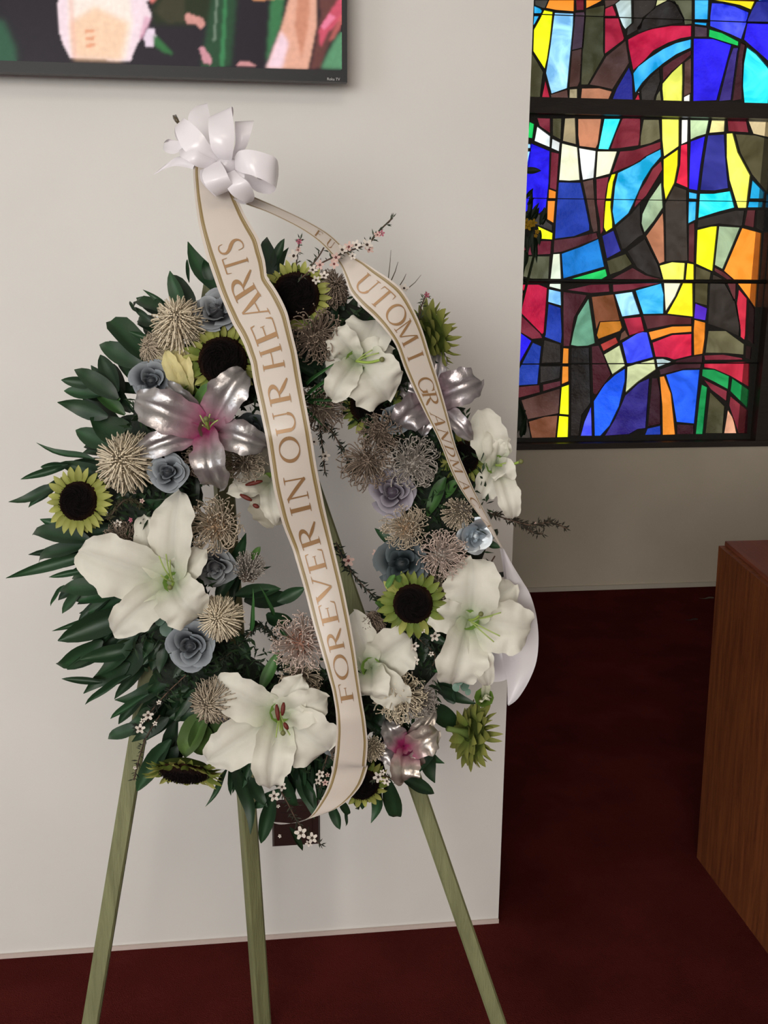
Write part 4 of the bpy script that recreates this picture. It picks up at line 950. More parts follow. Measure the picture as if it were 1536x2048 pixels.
# sunflower: disk of unit radius, petals around it
def disk_mesh(seed):
    r2 = random.Random(seed); vs = [Vector((0, 0, .22))]; cs = [(.012, .010, .010, 0)]; fs = []; NR, NS = 9, 32
    for i in range(1, NR+1):
        t = i/NR
        for j in range(NS):
            a = 2*math.pi*j/NS+.3*i; z = .30*(1-t**3)-.06*math.exp(-(t*3)**2)+.05*r2.uniform(-1, 1)*(t > .2)
            vs.append(Vector((t*math.cos(a), t*math.sin(a), z-.1*(t == 1)))); e_ = max(0, (t-.75)*4)
            g_ = r2.uniform(.5, 1.5); cs.append(((.013+.045*e_)*g_, (.010+.014*e_)*g_, (.010+.004*e_)*g_, 0))
    fs = [(0, 1+j, 1+(j+1) % NS) for j in range(NS)]
    for i in range(NR-1):
        for j in range(NS):
            a = 1+i*NS; fs.append((a+j, a+NS+j, a+NS+(j+1) % NS, a+(j+1) % NS))
    n0 = len(vs)      # back of the head
    for k_, (r_, z_) in enumerate(((1.08, -.12), (.8, -.35), (.3, -.5))):
        for j in range(NS):
            a = 2*math.pi*j/NS; vs.append(Vector((r_*math.cos(a), r_*math.sin(a), z_))); cs.append((.10, .14, .03, 0))
    a = 1+(NR-1)*NS
    for j in range(NS): fs.append((a+j, n0+j, n0+(j+1) % NS, a+(j+1) % NS))
    for k_ in range(2):
        for j in range(NS): fs.append((n0+k_*NS+j, n0+(k_+1)*NS+j, n0+(k_+1)*NS+(j+1) % NS, n0+k_*NS+(j+1) % NS))
    fs.append(tuple(n0+2*NS+j for j in range(NS))[::-1])
    # floret bumps
    for k_ in range(260):
        t = math.sqrt((k_+.5)/260)*.96; a = k_*2.39996; z = .30*(1-t**3)+.02; p = Vector((t*math.cos(a), t*math.sin(a), z)); s = .030
        n1 = len(vs); vs += [p+Vector((s, 0, 0)), p+Vector((-s/2, s*.87, 0)), p+Vector((-s/2, -s*.87, 0)), p+Vector((0, 0, .075))]
        br = r2.uniform(.6, 2.2)*(1+2.2*max(0, t-.75)*4); cs += [(.012*br, .008*br, .007*br, 0)]*4; fs += [(n1, n1+1, n1+3), (n1+1, n1+2, n1+3), (n1+2, n1, n1+3)]
    return mesh('sunflower', vs, fs, cs, smooth=False)
def sunpetal(kind, c0, c1, seed):
    r2 = random.Random(seed); vs = []; cs = []; NV, NU = 7, 5
    for i in range(NV):
        t = i/(NV-1)
        if kind == 'ray': w = .50*(t+.12)**.55*(1-t)**.85+.004; z = .10*t-.22*t*t+.30*max(0, t-.6)**2*(seed%2*2-1)
        else: w = .20*(1-t)**.75*(.8+.8*t); z = .05+.25*t-.1*t*t
        if t == 1: w = .004
        z += (.35 if kind == 'hook' else 0)*t**3
        for j in range(NU):
            u = j/(NU-1)*2-1
            vs.append(Vector((u*w, t, z+.35*w*u*u+.03*math.sin(t*8+seed)))); cs.append(tuple(c0[k]*(1-t)+c1[k]*t for k in range(3))+(0,))
    fs = [(i*NU+j, i*NU+j+1, (i+1)*NU+j+1, (i+1)*NU+j) for i in range(NV-1) for j in range(NU-1)]
    return mesh('petal', vs, fs, cs)
yg0, yg1 = (.20, .22, .04), (.42, .42, .13); gg0, gg1 = (.10, .15, .025), (.20, .23, .05)
SP = [sunpetal('ray', yg0, yg1, s) for s in (1, 2, 3)]; SG = [sunpetal('ray', gg0, gg1, s) for s in (4, 5)]; SH = [sunpetal('hook', gg0, (.24, .24, .06), s) for s in (6, 7)]
DM = [disk_mesh(1), disk_mesh(2)]
def sunflower(x, y, off, facing, r, label, npet=20, plen=.62, green=0, rows=2, lift=0.0, back=False, pw=1.0):
    Fm = frame(x, y, off, facing, r); me = rng.choice(DM)
    o = ob('sunflower', me, M_DISK, wr, Fm, label=label); WO[o.name] = WC
    for row in range(rows):
        n = npet+3
        for k_ in range(n):
            a = 2*math.pi*(k_+row*.5+rng.uniform(-.18, .18))/n
            L = plen*rng.uniform(.82, 1.15)*(1-.12*row)
            g = green if row == 0 else min(1, green+.25)
            me = rng.choice(SG if rng.random() < g else SP)
            if back: me = rng.choice(SH)
            tilt = lift+rng.uniform(-.15, .2)-.3*row
            if me.materials.__len__() == 0: me.materials.append(M_SUN)
            Mp = Matrix.Rotation(a, 4, 'Z') @ Matrix.Translation((0, .93-.02*row, -.06-.08*row)) @ Matrix.Rotation(tilt, 4, 'X') @ Matrix.Rotation(rng.uniform(-.3, .3), 4, 'Y') @ Matrix.Diagonal((L*1.0*pw, L, L, 1))
            ob('petal', me, None, o, Mp)
    if back:
        b = MB(); b.tube([(0, 0, -.4), (0, .1, -1.0), (-.2, .2, -1.8)], [.32, .16, .15], 8, (.14, .20, .05, 0)); b.build('stem', M_SUN, o, world=False, smooth=True)
        for row in range(3):
            for k_ in range(13):
                a = 2*math.pi*(k_+row*.33)/13; me = rng.choice(SH)
                Mp = Matrix.Rotation(a, 4, 'Z') @ Matrix.Translation((0, .95-.3*row, -.16-.16*row)) @ Matrix.Rotation(rng.uniform(-.7, -.1)-.15*row, 4, 'X') @ Matrix.Diagonal((2.2, .95, .8, 1))
                ob('bract', me, None, o, Mp)
    return o
sunflower(156, 1002, .045, (-.12, .05, 1), 41, 'pale yellow sunflower at the far left edge of the wreath', 20, .74)
sunflower(446, 722, .075, (.18, -.05, 1), 49, 'sunflower with brown-rimmed centre above the silver lily', 22, .58, .45)
sunflower(592, 592, .07, (.05, -.12, 1), 48, 'largest sunflower, topmost in the wreath, right of the lettered ribbon', 24, .48, .1)
sunflower(826, 1208, .085, (-.05, -.10, 1), 42, 'sunflower at the right side of the wreath beside the ruffled lily', 18, .75, .8, pw=1.1)
sunflower(742, 808, .045, (.1, -.25, 1), 44, 'sunflower tucked under the white lily near the top', 18, .6, .55)
sunflower(928, 915, .04, (.35, -.05, 1), 36, 'sunflower behind the narrow ribbon at the upper right', 18, .65, .5)
sunflower(368, 1545, .045, (-.05, -.88, .46), 54, 'drooping sunflower facing down at the bottom left of the wreath', 20, .66, .4, lift=.48)
sunflower(725, 1570, .03, (.15, -.35, 1), 38, 'sunflower behind the ribbon at the very bottom of the wreath', 16, .65, .5)
sunflower(868, 676, .02, (.86, .22, -.42), 42, 'green closed sunflower seen from the side at the upper right edge', 18, .75, 1, back=True, lift=.15)
sunflower(950, 1468, .02, (.90, -.15, -.38), 40, 'green sunflower head seen from behind at the lower right edge', 16, .85, 1, back=True, lift=.15)

# ---- roses
def rosepetal(r0, h, span, flare, seed, roll=.18):
    NV, NU = 8, 9; vs = []; r2 = random.Random(seed); ph = r2.uniform(0, 6)
    for i in range(NV):
        v = i/(NV-1)
        for j in range(NU):
            u = j/(NU-1)*2-1; a = u*span/2
            edge = 1-.42*abs(u)**2.5+.05*math.sin(u*7+ph)
            r_ = r0*(.30+.75*v**.55)+flare*v**3.0+.07*math.sin(u*3.1+ph)*v-.10*abs(u)**2*v
            z = h*edge*v-roll*max(0, v-.72)**1.3*6*flare
            vs.append(Vector((r_*math.sin(a), r_*math.cos(a), z)))
    fs = [(i*NU+j, i*NU+j+1, (i+1)*NU+j+1, (i+1)*NU+j) for i in range(NV-1) for j in range(NU-1)]
    return vs, fs, NV, NU
ROSEM = {}
def rose(x, y, off, facing, r, label, pal=((.12, .14, .17), (.42, .46, .52)), name='silver_rose', metal=.0, m=None):
    Fm = frame(x, y, off, facing, r)
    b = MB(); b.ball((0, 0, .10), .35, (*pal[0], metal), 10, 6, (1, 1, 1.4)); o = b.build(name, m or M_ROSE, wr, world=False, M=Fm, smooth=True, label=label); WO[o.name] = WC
    rings = [(.11, .80, 2.8, .02, 2), (.22, .80, 2.5, .05, 2), (.36, .74, 2.1, .11, 3), (.52, .66, 1.9, .18, 3), (.70, .52, 1.9, .28, 4), (.80, .36, 1.7, .34, 4)]
    for ri, (r0, h, sp, fl, n) in enumerate(rings):
        key = (pal, metal, ri)
        if key not in ROSEM:
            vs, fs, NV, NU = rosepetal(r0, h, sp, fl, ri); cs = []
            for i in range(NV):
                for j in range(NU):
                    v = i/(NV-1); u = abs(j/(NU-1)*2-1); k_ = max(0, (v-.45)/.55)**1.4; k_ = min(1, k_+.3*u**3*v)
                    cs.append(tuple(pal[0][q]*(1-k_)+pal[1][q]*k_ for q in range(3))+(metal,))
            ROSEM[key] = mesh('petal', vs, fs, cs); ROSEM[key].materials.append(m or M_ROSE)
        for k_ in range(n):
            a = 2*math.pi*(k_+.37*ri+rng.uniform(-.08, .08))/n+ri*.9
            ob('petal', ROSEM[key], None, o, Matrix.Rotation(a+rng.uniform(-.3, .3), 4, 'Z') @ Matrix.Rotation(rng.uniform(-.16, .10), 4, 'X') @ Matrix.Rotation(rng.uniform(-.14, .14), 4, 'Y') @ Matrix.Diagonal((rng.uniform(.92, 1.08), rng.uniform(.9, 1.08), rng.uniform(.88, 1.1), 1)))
    return o
BL = ((.028, .032, .038), (.215, .24, .265)); GR = ((.05, .05, .055), (.27, .29, .31)); MV = ((.07, .055, .075), (.27, .25, .29)); DK = ((.012, .018, .02), (.07, .09, .10)); PU = ((.03, .025, .05), (.15, .14, .22)); SV = ((.45, .50, .54), (.70, .76, .82))  # first colour darkens petal bases: shade of the gaps put into the colour
rose(436, 628, .055, (-.15, .45, 1), 44, 'grey silver rose at the top left, half behind the lettered ribbon', GR)
rose(304, 764, .055, (.1, .05, 1), 36, 'pale blue-silver rose at the upper left, above the silver lily', BL)
rose(338, 945, .10, (.0, .05, 1), 32, 'small blue-grey rose just below the silver lily', BL)
rose(786, 985, .055, (-.1, .05, 1), 42, 'mauve-grey rose on the right rim of the wreath opening', MV)
rose(806, 1128, .055, (-.2, .15, 1), 50, 'dark charcoal rose on the right side above the sunflower', DK)
rose(384, 1290, .085, (-.0, .0, 1), 44, 'blue-silver rose at the lower left below the largest lily', BL)
rose(432, 1130, .045, (.15, -.45, 1), 38, 'grey rose seen from below beside the largest lily', GR)
rose(948, 1070, .05, (.2, -.2, 1), 34, 'shiny silver painted rose at the right edge, behind the narrow ribbon', SV, metal=.85, m=M_SILVER)
rose(792, 838, .050, (.0, .2, 1), 28, 'small dark silver rose below the sunflower near the top', BL)
rose(462, 1452, .050, (-.3, .0, 1), 26, 'purple-grey rose peeking out left of the bottom lily', PU)
rose(500, 860, .055, (.2, .1, 1), 30, 'dark grey rose behind the lettered ribbon near the silver lily', DK)
rose(672, 1480, .030, (.0, .0, 1), 34, 'grey rose behind the ribbon at the bottom, right of the lily', GR)

# ---- pincushion flowers
def pinmesh(kind, cst, ccore, seed, n=120):
    r2 = random.Random(seed); b = MB()
    b.ball((0, 0, 0), .34, (*ccore, 0), 10, 7, (1, 1, .9))
    n0 = int(n*.35)
    for k_ in range(n+n0):
        core_ = k_ >= n
        kk = (k_ % n)+.5; z = 1-kk/(n if not core_ else n0)*(1.15 if kind != 'brush' else 1.0); z = max(-.35, min(1, z))
        a = kk*2.39996+r2.uniform(-.1, .1); s = math.sqrt(max(0, 1-z*z)); d = Vector((s*math.cos(a), s*math.sin(a), z))
        side_ = d.cross(Vector((0, 0, 1)))
        if side_.length < .05: side_ = Vector((1, 0, 0))
        side_.normalize()
        if core_:
            p0, p1, p2, p3 = d*.28, d*.45+side_*.05, d*.50+side_*.16+Vector((0, 0, .05)), d*.38+side_*.2
            rad = .022; cc_ = tuple(min(1, v*1.25) for v in ccore)
        else:
            L = r2.uniform(.88, 1.08)
            if kind == 'closed':   # styles arch out and bow back to the centre
                p0, p1, p2, p3 = d*.25, d*.72*L+Vector((0, 0, -.05)), d*1.02*L+Vector((0, 0, .16))+side_*r2.uniform(-.08, .08), Vector((d.x*.50*L, d.y*.50*L, d.z*.72*L+.42))
            elif kind == 'open':
                w_ = side_*r2.uniform(-.38, .38); p0, p1, p2, p3 = d*.25, d*.62*L+w_*.2, d*.95*L+w_*.7+Vector((0, 0, .08)), d*r2.uniform(.85, 1.08)*L+w_*1.3+Vector((0, 0, r2.uniform(.0, .35)))
            else:
                w_ = side_*r2.uniform(-.1, .1); q_ = Vector((d.x*.75, d.y*.75, abs(d.z)*.6+.55)); p0, p1, p2, p3 = d*.2, d*.45+Vector((0, 0, .15)), q_*.8*L+w_, q_*1.02*L+w_*1.5
            rad = .024 if kind == 'closed' else .023; cc_ = cst
        P = [tuple(v) for v in catmull([tuple(p0), tuple(p1), tuple(p2), tuple(p3)], 3)]
        g_ = r2.uniform(.8, 1.12); b.tube(P, rad, 3, tuple(v*g_ for v in cc_)+(0,), cap=False)
        if not core_: b.ball(P[-1], .034, tuple(min(1, v*1.12) for v in cc_)+(0,), 4, 3)
    me = mesh('pincushion', b.v, b.f, b.c); me.materials.append(M_STYLE); return me
CR, GY, BR, OR, PK, TN = (.70, .61, .46), (.40, .36, .32), (.26, .20, .155), (.44, .30, .19), (.58, .46, .40), (.50, .42, .32)
PMS = {}
def pincushion(x, y, off, facing, r, kind, cst, core, label, n=165):
    key = (kind, cst, core, n)
    if key not in PMS: PMS[key] = pinmesh(kind, cst, core, len(PMS)+3, n)
    Fm = frame(x, y, off, facing, r) @ Matrix.Rotation(rng.uniform(0, 6), 4, 'Z')
    o = ob('pincushion_flower', PMS[key], None, wr, Fm, label=label, kind=None); WO[o.name] = WC
    return o
pincushion(262, 928, .070, (-.1, .1, 1), 60, 'closed', CR, CR, 'cream pincushion flower between left sunflower and silver lily')
pincushion(432, 1052, .055, (-.1, .05, 1), 54, 'open', TN, OR, 'tan pincushion flower with orange heart right of the largest lily')
pincushion(446, 1236, .080, (-.1, .1, 1), 46, 'closed', CR, CR, 'cream pincushion flower at the lower left beside the blue-silver rose')
pincushion(435, 1398, .080, (-.3, -.1, 1), 48, 'closed', TN, CR, 'cream pincushion flower left of the bottom lily')
pincushion(362, 658, .055, (.0, .35, 1), 54, 'closed', CR, TN, 'cream pincushion flower behind the yellow bud at the upper left')
pincushion(318, 700, .035, (-.6, .1, 1), 34, 'closed', TN, TN, 'small tan pincushion flower left of the yellow bud')
pincushion(600, 1285, .065, (.0, .1, 1), 56, 'open', PK, (.42, .22, .16), 'pinkish pincushion flower left of the lettered ribbon, lower middle')
pincushion(600, 1352, .050, (.1, -.2, 1), 44, 'open', TN, BR, 'tan pincushion flower just above the bottom lily')
pincushion(630, 672, .060, (.1, -.1, 1), 54, 'open', BR, BR, 'brown pincushion flower under the largest sunflower')
pincushion(655, 585, .040, (.6, .3, 1), 40, 'closed', BR, TN, 'brown dried pincushion flower at the right of the largest sunflower')
pincushion(826, 925, .065, (.1, -.05, 1), 52, 'open', GY, GY, 'grey-lilac pincushion flower on the right, above the mauve rose', 150)
pincushion(736, 925, .055, (-.2, -.4, 1), 52, 'open', BR, BR, 'brown frayed pincushion flower hanging at the top right of the opening', 140)
pincushion(812, 1055, .060, (-.2, .2, 1), 46, 'open', TN, OR, 'tan pincushion flower with orange heart right of the opening')
pincushion(884, 1108, .075, (.1, .0, 1), 48, 'open', PK, GY, 'whitish pincushion flower right of the charcoal rose', 150)
pincushion(800, 1392, .068, (.1, .0, 1), 52, 'open', CR, TN, 'cream pincushion flower right of the ribbon below the middle lily')
pincushion(494, 1150, .030, (.25, .75, .8), 44, 'brush', GY, BR, 'dried brush-like flower at the lower left rim of the opening')
pincushion(246, 1082, .050, (-.1, .6, 1), 36, 'open', BR, TN, 'brown pincushion flower behind the largest lily')
pincushion(640, 815, .045, (.2, -.3, 1), 48, 'open', BR, TN, 'brown pincushion flower inside the upper rim of the opening')
pincushion(760, 862, .050, (.0, -.5, 1), 44, 'open', BR, BR, 'brown frayed pincushion flower under the small dark rose')
pincushion(746, 1232, .050, (.0, -.7, .7), 34, 'brush', BR, BR, 'small brown brush flower below the opening')
pincushion(925, 1020, .045, (-.5, -.3, 1), 44, 'brush', TN, GY, 'pale brush-like flower behind the narrow ribbon on the right')
pincushion(866, 1178, .050, (.2, .3, 1), 40, 'open', TN, GY, 'tan pincushion flower above the ruffled right lily')
pincushion(745, 1492, .060, (.0, .0, 1), 34, 'brush', CR, TN, 'small cream brush flower left of the purple silver lily')
pincushion(404, 920, .080, (.0, .0, 1), 34, 'open', BR, BR, 'brown pincushion flower right of the small blue-grey rose')
pincushion(490, 925, .050, (.0, .0, 1), 40, 'open', TN, BR, 'tan pincushion flower under the silver lily petal, left of the ribbon')
pincushion(838, 1400, .050, (.3, .0, 1), 36, 'open', GY, BR, 'grey pincushion flower behind the cream one at the lower right')
pincushion(690, 1490, .045, (.0, .0, 1), 36, 'open', BR, OR, 'brown pincushion flower behind the ribbon at the bottom')

# ---- waxflower sprigs
def blossom_mesh(c0, cc, seed):
    b = MB(); r2 = random.Random(seed)
    for k_ in range(5):
        a = 2*math.pi*k_/5; d = Vector((math.cos(a), math.sin(a), .1)); s = Vector((-math.sin(a), math.cos(a), 0))
        b.add([Vector((0, 0, .05))+d*.15, d*.45-s*.32+Vector((0, 0, .12)), d*.95-s*.22+Vector((0, 0, .22)), d*1.05+Vector((0, 0, .2)), d*.95+s*.22+Vector((0, 0, .22)), d*.45+s*.32+Vector((0, 0, .12))], [(0, 1, 2, 3, 4, 5)], (*c0, 0))
    b.ball((0, 0, .08), .28, (*cc, 0), 6, 4, (1, 1, .8))
    me = mesh('blossom', b.v, b.f, b.c); me.materials.append(M_BLOSSOM); return me
BW = blossom_mesh((.66, .60, .54), (.05, .03, .02), 1); BP = blossom_mesh((.60, .42, .37), (.18, .05, .05), 2); BK = blossom_mesh((.42, .12, .17), (.2, .04, .06), 3)
def sprig(stem, blossoms, off, nneed=60, nl=16, label=None, offe=None, ncol=(.045, .055, .035), scol_=(.08, .05, .035)):
    offe = off if offe is None else offe; n = len(stem)
    P = [wp(x, y, off+(offe-off)*i/(n-1)) for i, (x, y) in enumerate(stem)]
    C = [Vector(v) for v in catmull([tuple(p) for p in P], 6)]
    b = MB(); b.tube(C, .0011, 5, (*scol_, 0)); o = b.build('waxflower_sprig', M_NEEDLE, wr, origin=C[0], smooth=True, label=label)
    b = MB()
    for k_ in range(nneed):
        t = rng.uniform(.02, 1)*(len(C)-1); i = min(int(t), len(C)-2); p = C[i].lerp(C[i+1], t-i); d0 = (C[i+1]-C[i]).normalized()
        d = (d0*rng.uniform(.2, .9)+camv(rng.uniform(-1, 1), rng.uniform(-1, 1), rng.uniform(-.6, .8))*.9).normalized()
        L = nl*PX*rng.uniform(.6, 1.2); s = d.cross(camv(rng.uniform(-.5, .5), rng.uniform(-.5, .5), 1)).normalized()*L*.10; up_ = camv(0, 0, 1)*L*.06
        g_ = rng.uniform(.6, 1.5)
        b.add([p, p+d*L*.5+s, p+d*L, p+d*L*.5-s, p+d*L*.5+up_], [(0, 1, 4), (1, 2, 4), (2, 3, 4), (3, 0, 4)], (ncol[0]*g_, ncol[1]*g_, ncol[2]*g_, 0))
    b.build('needles', M_NEEDLE, o, kind='stuff')
    for (x, y, r, me) in blossoms:
        p = wp(x, y, off+.012); nn = camv(rng.uniform(-.5, .5), rng.uniform(-.4, .5), 1); X = _U.cross(nn).normalized(); Y = nn.cross(X); s = r*PX
        Mx = Matrix(((X.x*s, Y.x*s, nn.x*s, 0), (X.y*s, Y.y*s, nn.y*s, 0), (X.z*s, Y.z*s, nn.z*s, 0), (0, 0, 0, 1)))
        ob('blossom', me, None, o, Matrix.Translation(p-WO[o.name]) @ Mx @ Matrix.Rotation(rng.uniform(0, 6), 4, 'Z'))
sprig([(598, 560), (640, 528), (690, 505), (735, 488), (755, 465), (785, 436)], [(640, 530, 9, BP), (668, 528, 9, BP), (672, 515, 9, BP), (684, 500, 10, BW), (698, 494, 10, BP), (712, 490, 9, BW), (734, 490, 11, BW), (738, 500, 9, BP), (755, 470, 7, BP), (763, 467, 6, BK), (625, 540, 9, BW), (648, 552, 9, BW), (705, 512, 7, BW), (632, 560, 8, BW)], .12, 70, 14, 'pink and white waxflower sprig crossing the narrow ribbon at the top', .10)
sprig([(592, 560), (594, 515), (600, 478)], [(588, 512, 12, BW), (598, 484, 6, BK), (596, 500, 6, BP)], .06, 26, 13, 'waxflower sprig with a pink bud above the largest sunflower')
sprig([(612, 545), (636, 515), (648, 495)], [], .06, 12, 18, 'bare green waxflower twig at the top')
sprig([(838, 640), (842, 615), (852, 590)], [(853, 590, 6, BK)], .04, 26, 14, 'waxflower twig with one pink bud above the closed sunflower')
sprig([(975, 1025), (1020, 1040), (1060, 1050), (1100, 1045), (1136, 1058)], [(1101, 1042, 3, BP), (1070, 1046, 3, BP)], .03, 150, 15, 'dark waxflower sprig pointing right past the wall edge', .05, (.022, .019, .013))
sprig([(985, 1025), (1025, 1035), (1060, 1062), (1085, 1068)], [], .03, 70, 15, 'lower dark waxflower sprig pointing right past the wall edge', .03, (.022, .019, .013))
sprig([(640, 840), (668, 870), (690, 910), (712, 945)], [(628, 884, 9, BW)], .05, 120, 15, 'dark waxflower sprig hanging into the top of the opening', .05, (.018, .024, .016))
sprig([(640, 850), (644, 890), (650, 945)], [(650, 912, 10, BW)], .05, 46, 14, 'short waxflower sprig hanging into the opening beside the ribbon', .05, (.018, .024, .016))
sprig([(672, 1085), (690, 1125), (720, 1165), (760, 1205)], [(697, 1121, 12, BP), (752, 1106, 8, BP), (764, 1103, 7, BK)], .035, 120, 17, 'waxflower sprig rising into the opening right of the ribbon', .05, (.014, .02, .014))
sprig([(372, 1350), (335, 1385), (300, 1425), (270, 1460)], [(296, 1430, 11, BW), (280, 1458, 10, BW), (310, 1447, 5, BW), (318, 1405, 5, BW), (286, 1442, 6, BW)], .055, 130, 14, 'waxflower sprig with white blossoms at the lower left edge', .04, (.016, .02, .014))
sprig([(320, 1430), (290, 1480), (275, 1530), (268, 1560)], [(270, 1535, 4, BW)], .045, 60, 13, 'thin waxflower twig hanging at the lower left', .04, (.022, .026, .018))
sprig([(548, 1560), (572, 1600), (600, 1650), (642, 1690)], [(548, 1592, 11, BW), (564, 1574, 9, BW), (556, 1612, 4, BW), (602, 1666, 13, BW), (624, 1676, 11, BW), (618, 1686, 8, BW), (560, 1672, 4, BW)], .07, 90, 14, 'waxflower sprig with white blossoms hanging lowest in the wreath', .07, (.028, .03, .02))
sprig([(655, 1510), (645, 1545), (640, 1575)], [(640, 1548, 9, BW), (650, 1565, 7, BP), (636, 1562, 8, BW), (655, 1550, 5, BP)], .06, 60, 12, 'waxflower sprig left of the ribbon\'s lower bend', .06, (.02, .024, .016))
sprig([(800, 1240), (835, 1275), (870, 1310), (860, 1340)], [(869, 1272, 11, BW), (828, 1292, 10, BW), (831, 1322, 9, BW), (862, 1307, 6, BW), (846, 1262, 5, BW)], .075, 150, 15, 'waxflower sprig with white blossoms under the right sunflower', .07, (.014, .022, .014))
sprig([(800, 1570), (770, 1552), (745, 1560)], [(757, 1554, 11, BW), (774, 1562, 9, BW), (765, 1545, 6, BW)], .075, 40, 12, 'waxflower sprig with white blossoms below the purple silver lily')
sprig([(215, 1040), (250, 1000), (280, 1010)], [(236, 1046, 8, BW), (262, 1040, 5, BK), (284, 1002, 5, BP), (270, 985, 4, BP)], .05, 150, 12, 'mossy waxflower sprig right of the left sunflower', .05, (.05, .05, .025))
sprig([(960, 1128), (975, 1132), (990, 1112)], [(968, 1126, 5, BW)], .03, 6, 8, 'bare curved twig above the right lily', .03)
sprig([(560, 1290), (520, 1250), (480, 1290), (440, 1320)], [], .05, 260, 16, 'dark ferny sprig in the lower left of the wreath', .05, (.014, .022, .013))
for x, y, dx, dy in ((776, 562, 6, -62), (782, 562, 14, -38), (800, 570, 12, -22), (812, 580, 30, -30)):
    b = MB(); b.tube([wp(x, y, .03), wp(x+dx*.6, y+dy*.5, .02), wp(x+dx, y+dy, .01)], [.0008, .0006, .0003], 4, (.08, .07, .04, 0)); b.build('tendril', M_NEEDLE, wr, smooth=True)
ob('waxflower_bud', BW, None, wr, frame(808, 577, .03, (.2, .5, 1), 10), label='tiny yellow blossom at the top right behind the ribbon')
# eucalyptus
def disc_leaf():
    vs = [Vector((0, 0, 0))]+[Vector((math.cos(2*math.pi*j/12)*.9, math.sin(2*math.pi*j/12)+.0, .12*math.cos(4*math.pi*j/12))) for j in range(12)]
    me = mesh('leaf', vs, [(0, 1+j, 1+(j+1) % 12) for j in range(12)], [(.10, .17, .13, 0)]*13); me.materials.append(M_LEAF); return me
ED = disc_leaf()
for (st_, dd, lb) in (([(320, 1205), (335, 1235), (350, 1270)], [(318, 1218, 14), (336, 1212, 15), (322, 1238, 15), (345, 1238, 16), (332, 1258, 15), (352, 1262, 14), (362, 1272, 10), (344, 1278, 10)], 'grey-green eucalyptus sprig under the largest lily'), ([(905, 1345), (925, 1368)], [(918, 1360, 11), (930, 1372, 11), (912, 1375, 9), (928, 1358, 8), (936, 1384, 7)], 'small eucalyptus sprig below the right lily')):
    b = MB(); b.tube([wp(x, y, .07) for x, y in st_], .0013, 5, (.12, .16, .08, 0)); o = b.build('eucalyptus_sprig', M_NEEDLE, wr, smooth=True, label=lb)
    for (x, y, r) in dd:
        nn = camv(rng.uniform(-.7, .7), rng.uniform(-.2, .8), 1); X = _U.cross(nn).normalized(); Y = nn.cross(X); s = r*PX; p = wp(x, y, .075+rng.uniform(-.008, .01))
        Mx = Matrix(((X.x*s, Y.x*s, nn.x*s, 0), (X.y*s, Y.y*s, nn.y*s, 0), (X.z*s, Y.z*s, nn.z*s, 0), (0, 0, 0, 1)))
        ob('leaf', ED, None, o, Matrix.Translation(p-WO[o.name]) @ Mx)
# ================================================================== ribbon
rb = empty('ribbon_bow', wp(440, 330, .06), 'white satin funeral ribbon with bow and two gold-lettered tails tied above the wreath', 'ribbon')
def tailmat():
    m, t, b = nodemat('gold_edged_satin'); L = t.links.new
    uv = t.nodes.new('ShaderNodeUVMap'); uv.uv_map = 'UVMap'; sp = t.nodes.new('ShaderNodeSeparateXYZ'); L(uv.outputs['UV'], sp.inputs[0])
    r = t.nodes.new('ShaderNodeValToRGB'); r.color_ramp.interpolation = 'CONSTANT'; e = r.color_ramp.elements
    Wc, G, G2 = (.51, .455, .405, 1), (.21, .145, .055, 1), (.36, .29, .16, 1)
    ks = [(0, Wc), (.055, G), (.075, G2), (.088, G), (.135, Wc), (.865, G), (.912, G2), (.925, G), (.945, Wc)]
    e[0].position = 0; e[0].color = Wc; e[1].position = ks[1][0]; e[1].color = ks[1][1]
    for p, c in ks[2:]: q = e.new(p); q.color = c
    L(sp.outputs['X'], r.inputs['Fac']); L(r.outputs['Color'], b.inputs['Base Color'])
    b.inputs['Roughness'].default_value = .38; b.inputs['Sheen Weight'].default_value = .3; b.inputs['Specular IOR Level'].default_value = .4
    return m
M_TAIL = tailmat()
M_GOLD = mat('printed_gold', (.27, .15, .065), .45, metal=.25)
def strip(name, pairs, label=None, n=5, NU=7, bulge=.0, matl=None, cols=None, parent=rb):
    """pairs: (lx,ly,loff, rx,ry,roff) down the ribbon"""
    Q = catmull([tuple(wp(a, b_, c))+tuple(wp(d, e_, f)) for a, b_, c, d, e_, f in pairs], n)
    vs = []; uv = []; S = 0; rows = []
    for i, q in enumerate(Q):
        l, r = Vector(q[:3]), Vector(q[3:]); nrm = (CAM-l).normalized()
        rows.append((l, r))
        for j in range(NU):
            u = j/(NU-1); vs.append(l.lerp(r, u)+nrm*bulge*4*u*(1-u)); uv.append((u, i/len(Q)))
    fs = [(i*NU+j, i*NU+j+1, (i+1)*NU+j+1, (i+1)*NU+j) for i in range(len(Q)-1) for j in range(NU-1)]
    o = worldob(name, vs, fs, matl or M_TAIL, parent, uvs=uv, label=label, cols=cols(len(vs)) if cols else None)
    return o, rows
LE = [(392,300),(386,335),(387,360),(390,400),(397.6,453),(411.6,509),(438,584.6),(464,646),(485,681),(501,725),(506.6,760),(517.8,810),(532.7,880.6),(546.8,977),(564.4,1047.6),(585.5,1100),(607.5,1174),(626.8,1250),(651.4,1334),(665.5,1385),(672.5,1430),(673,1463),(670,1504),(664,1544),(647.6,1590)]
RE = [(452,300),(455,335),(460,360),(473,395),(492.5,435),(517,475.6),(529.4,519.5),(534.7,554.7),(555.8,584.6),(573.4,619.7),(584,663.7),(594.5,707.6),(603,760),(610,798),(620.6,854),(633,933),(648.8,1012.5),(668,1095),(688.4,1183),(700.7,1244.6),(711,1306),(718,1359),(724,1400),(731.5,1443.8),(736,1489),(732.4,1535),(720.5,1571)]
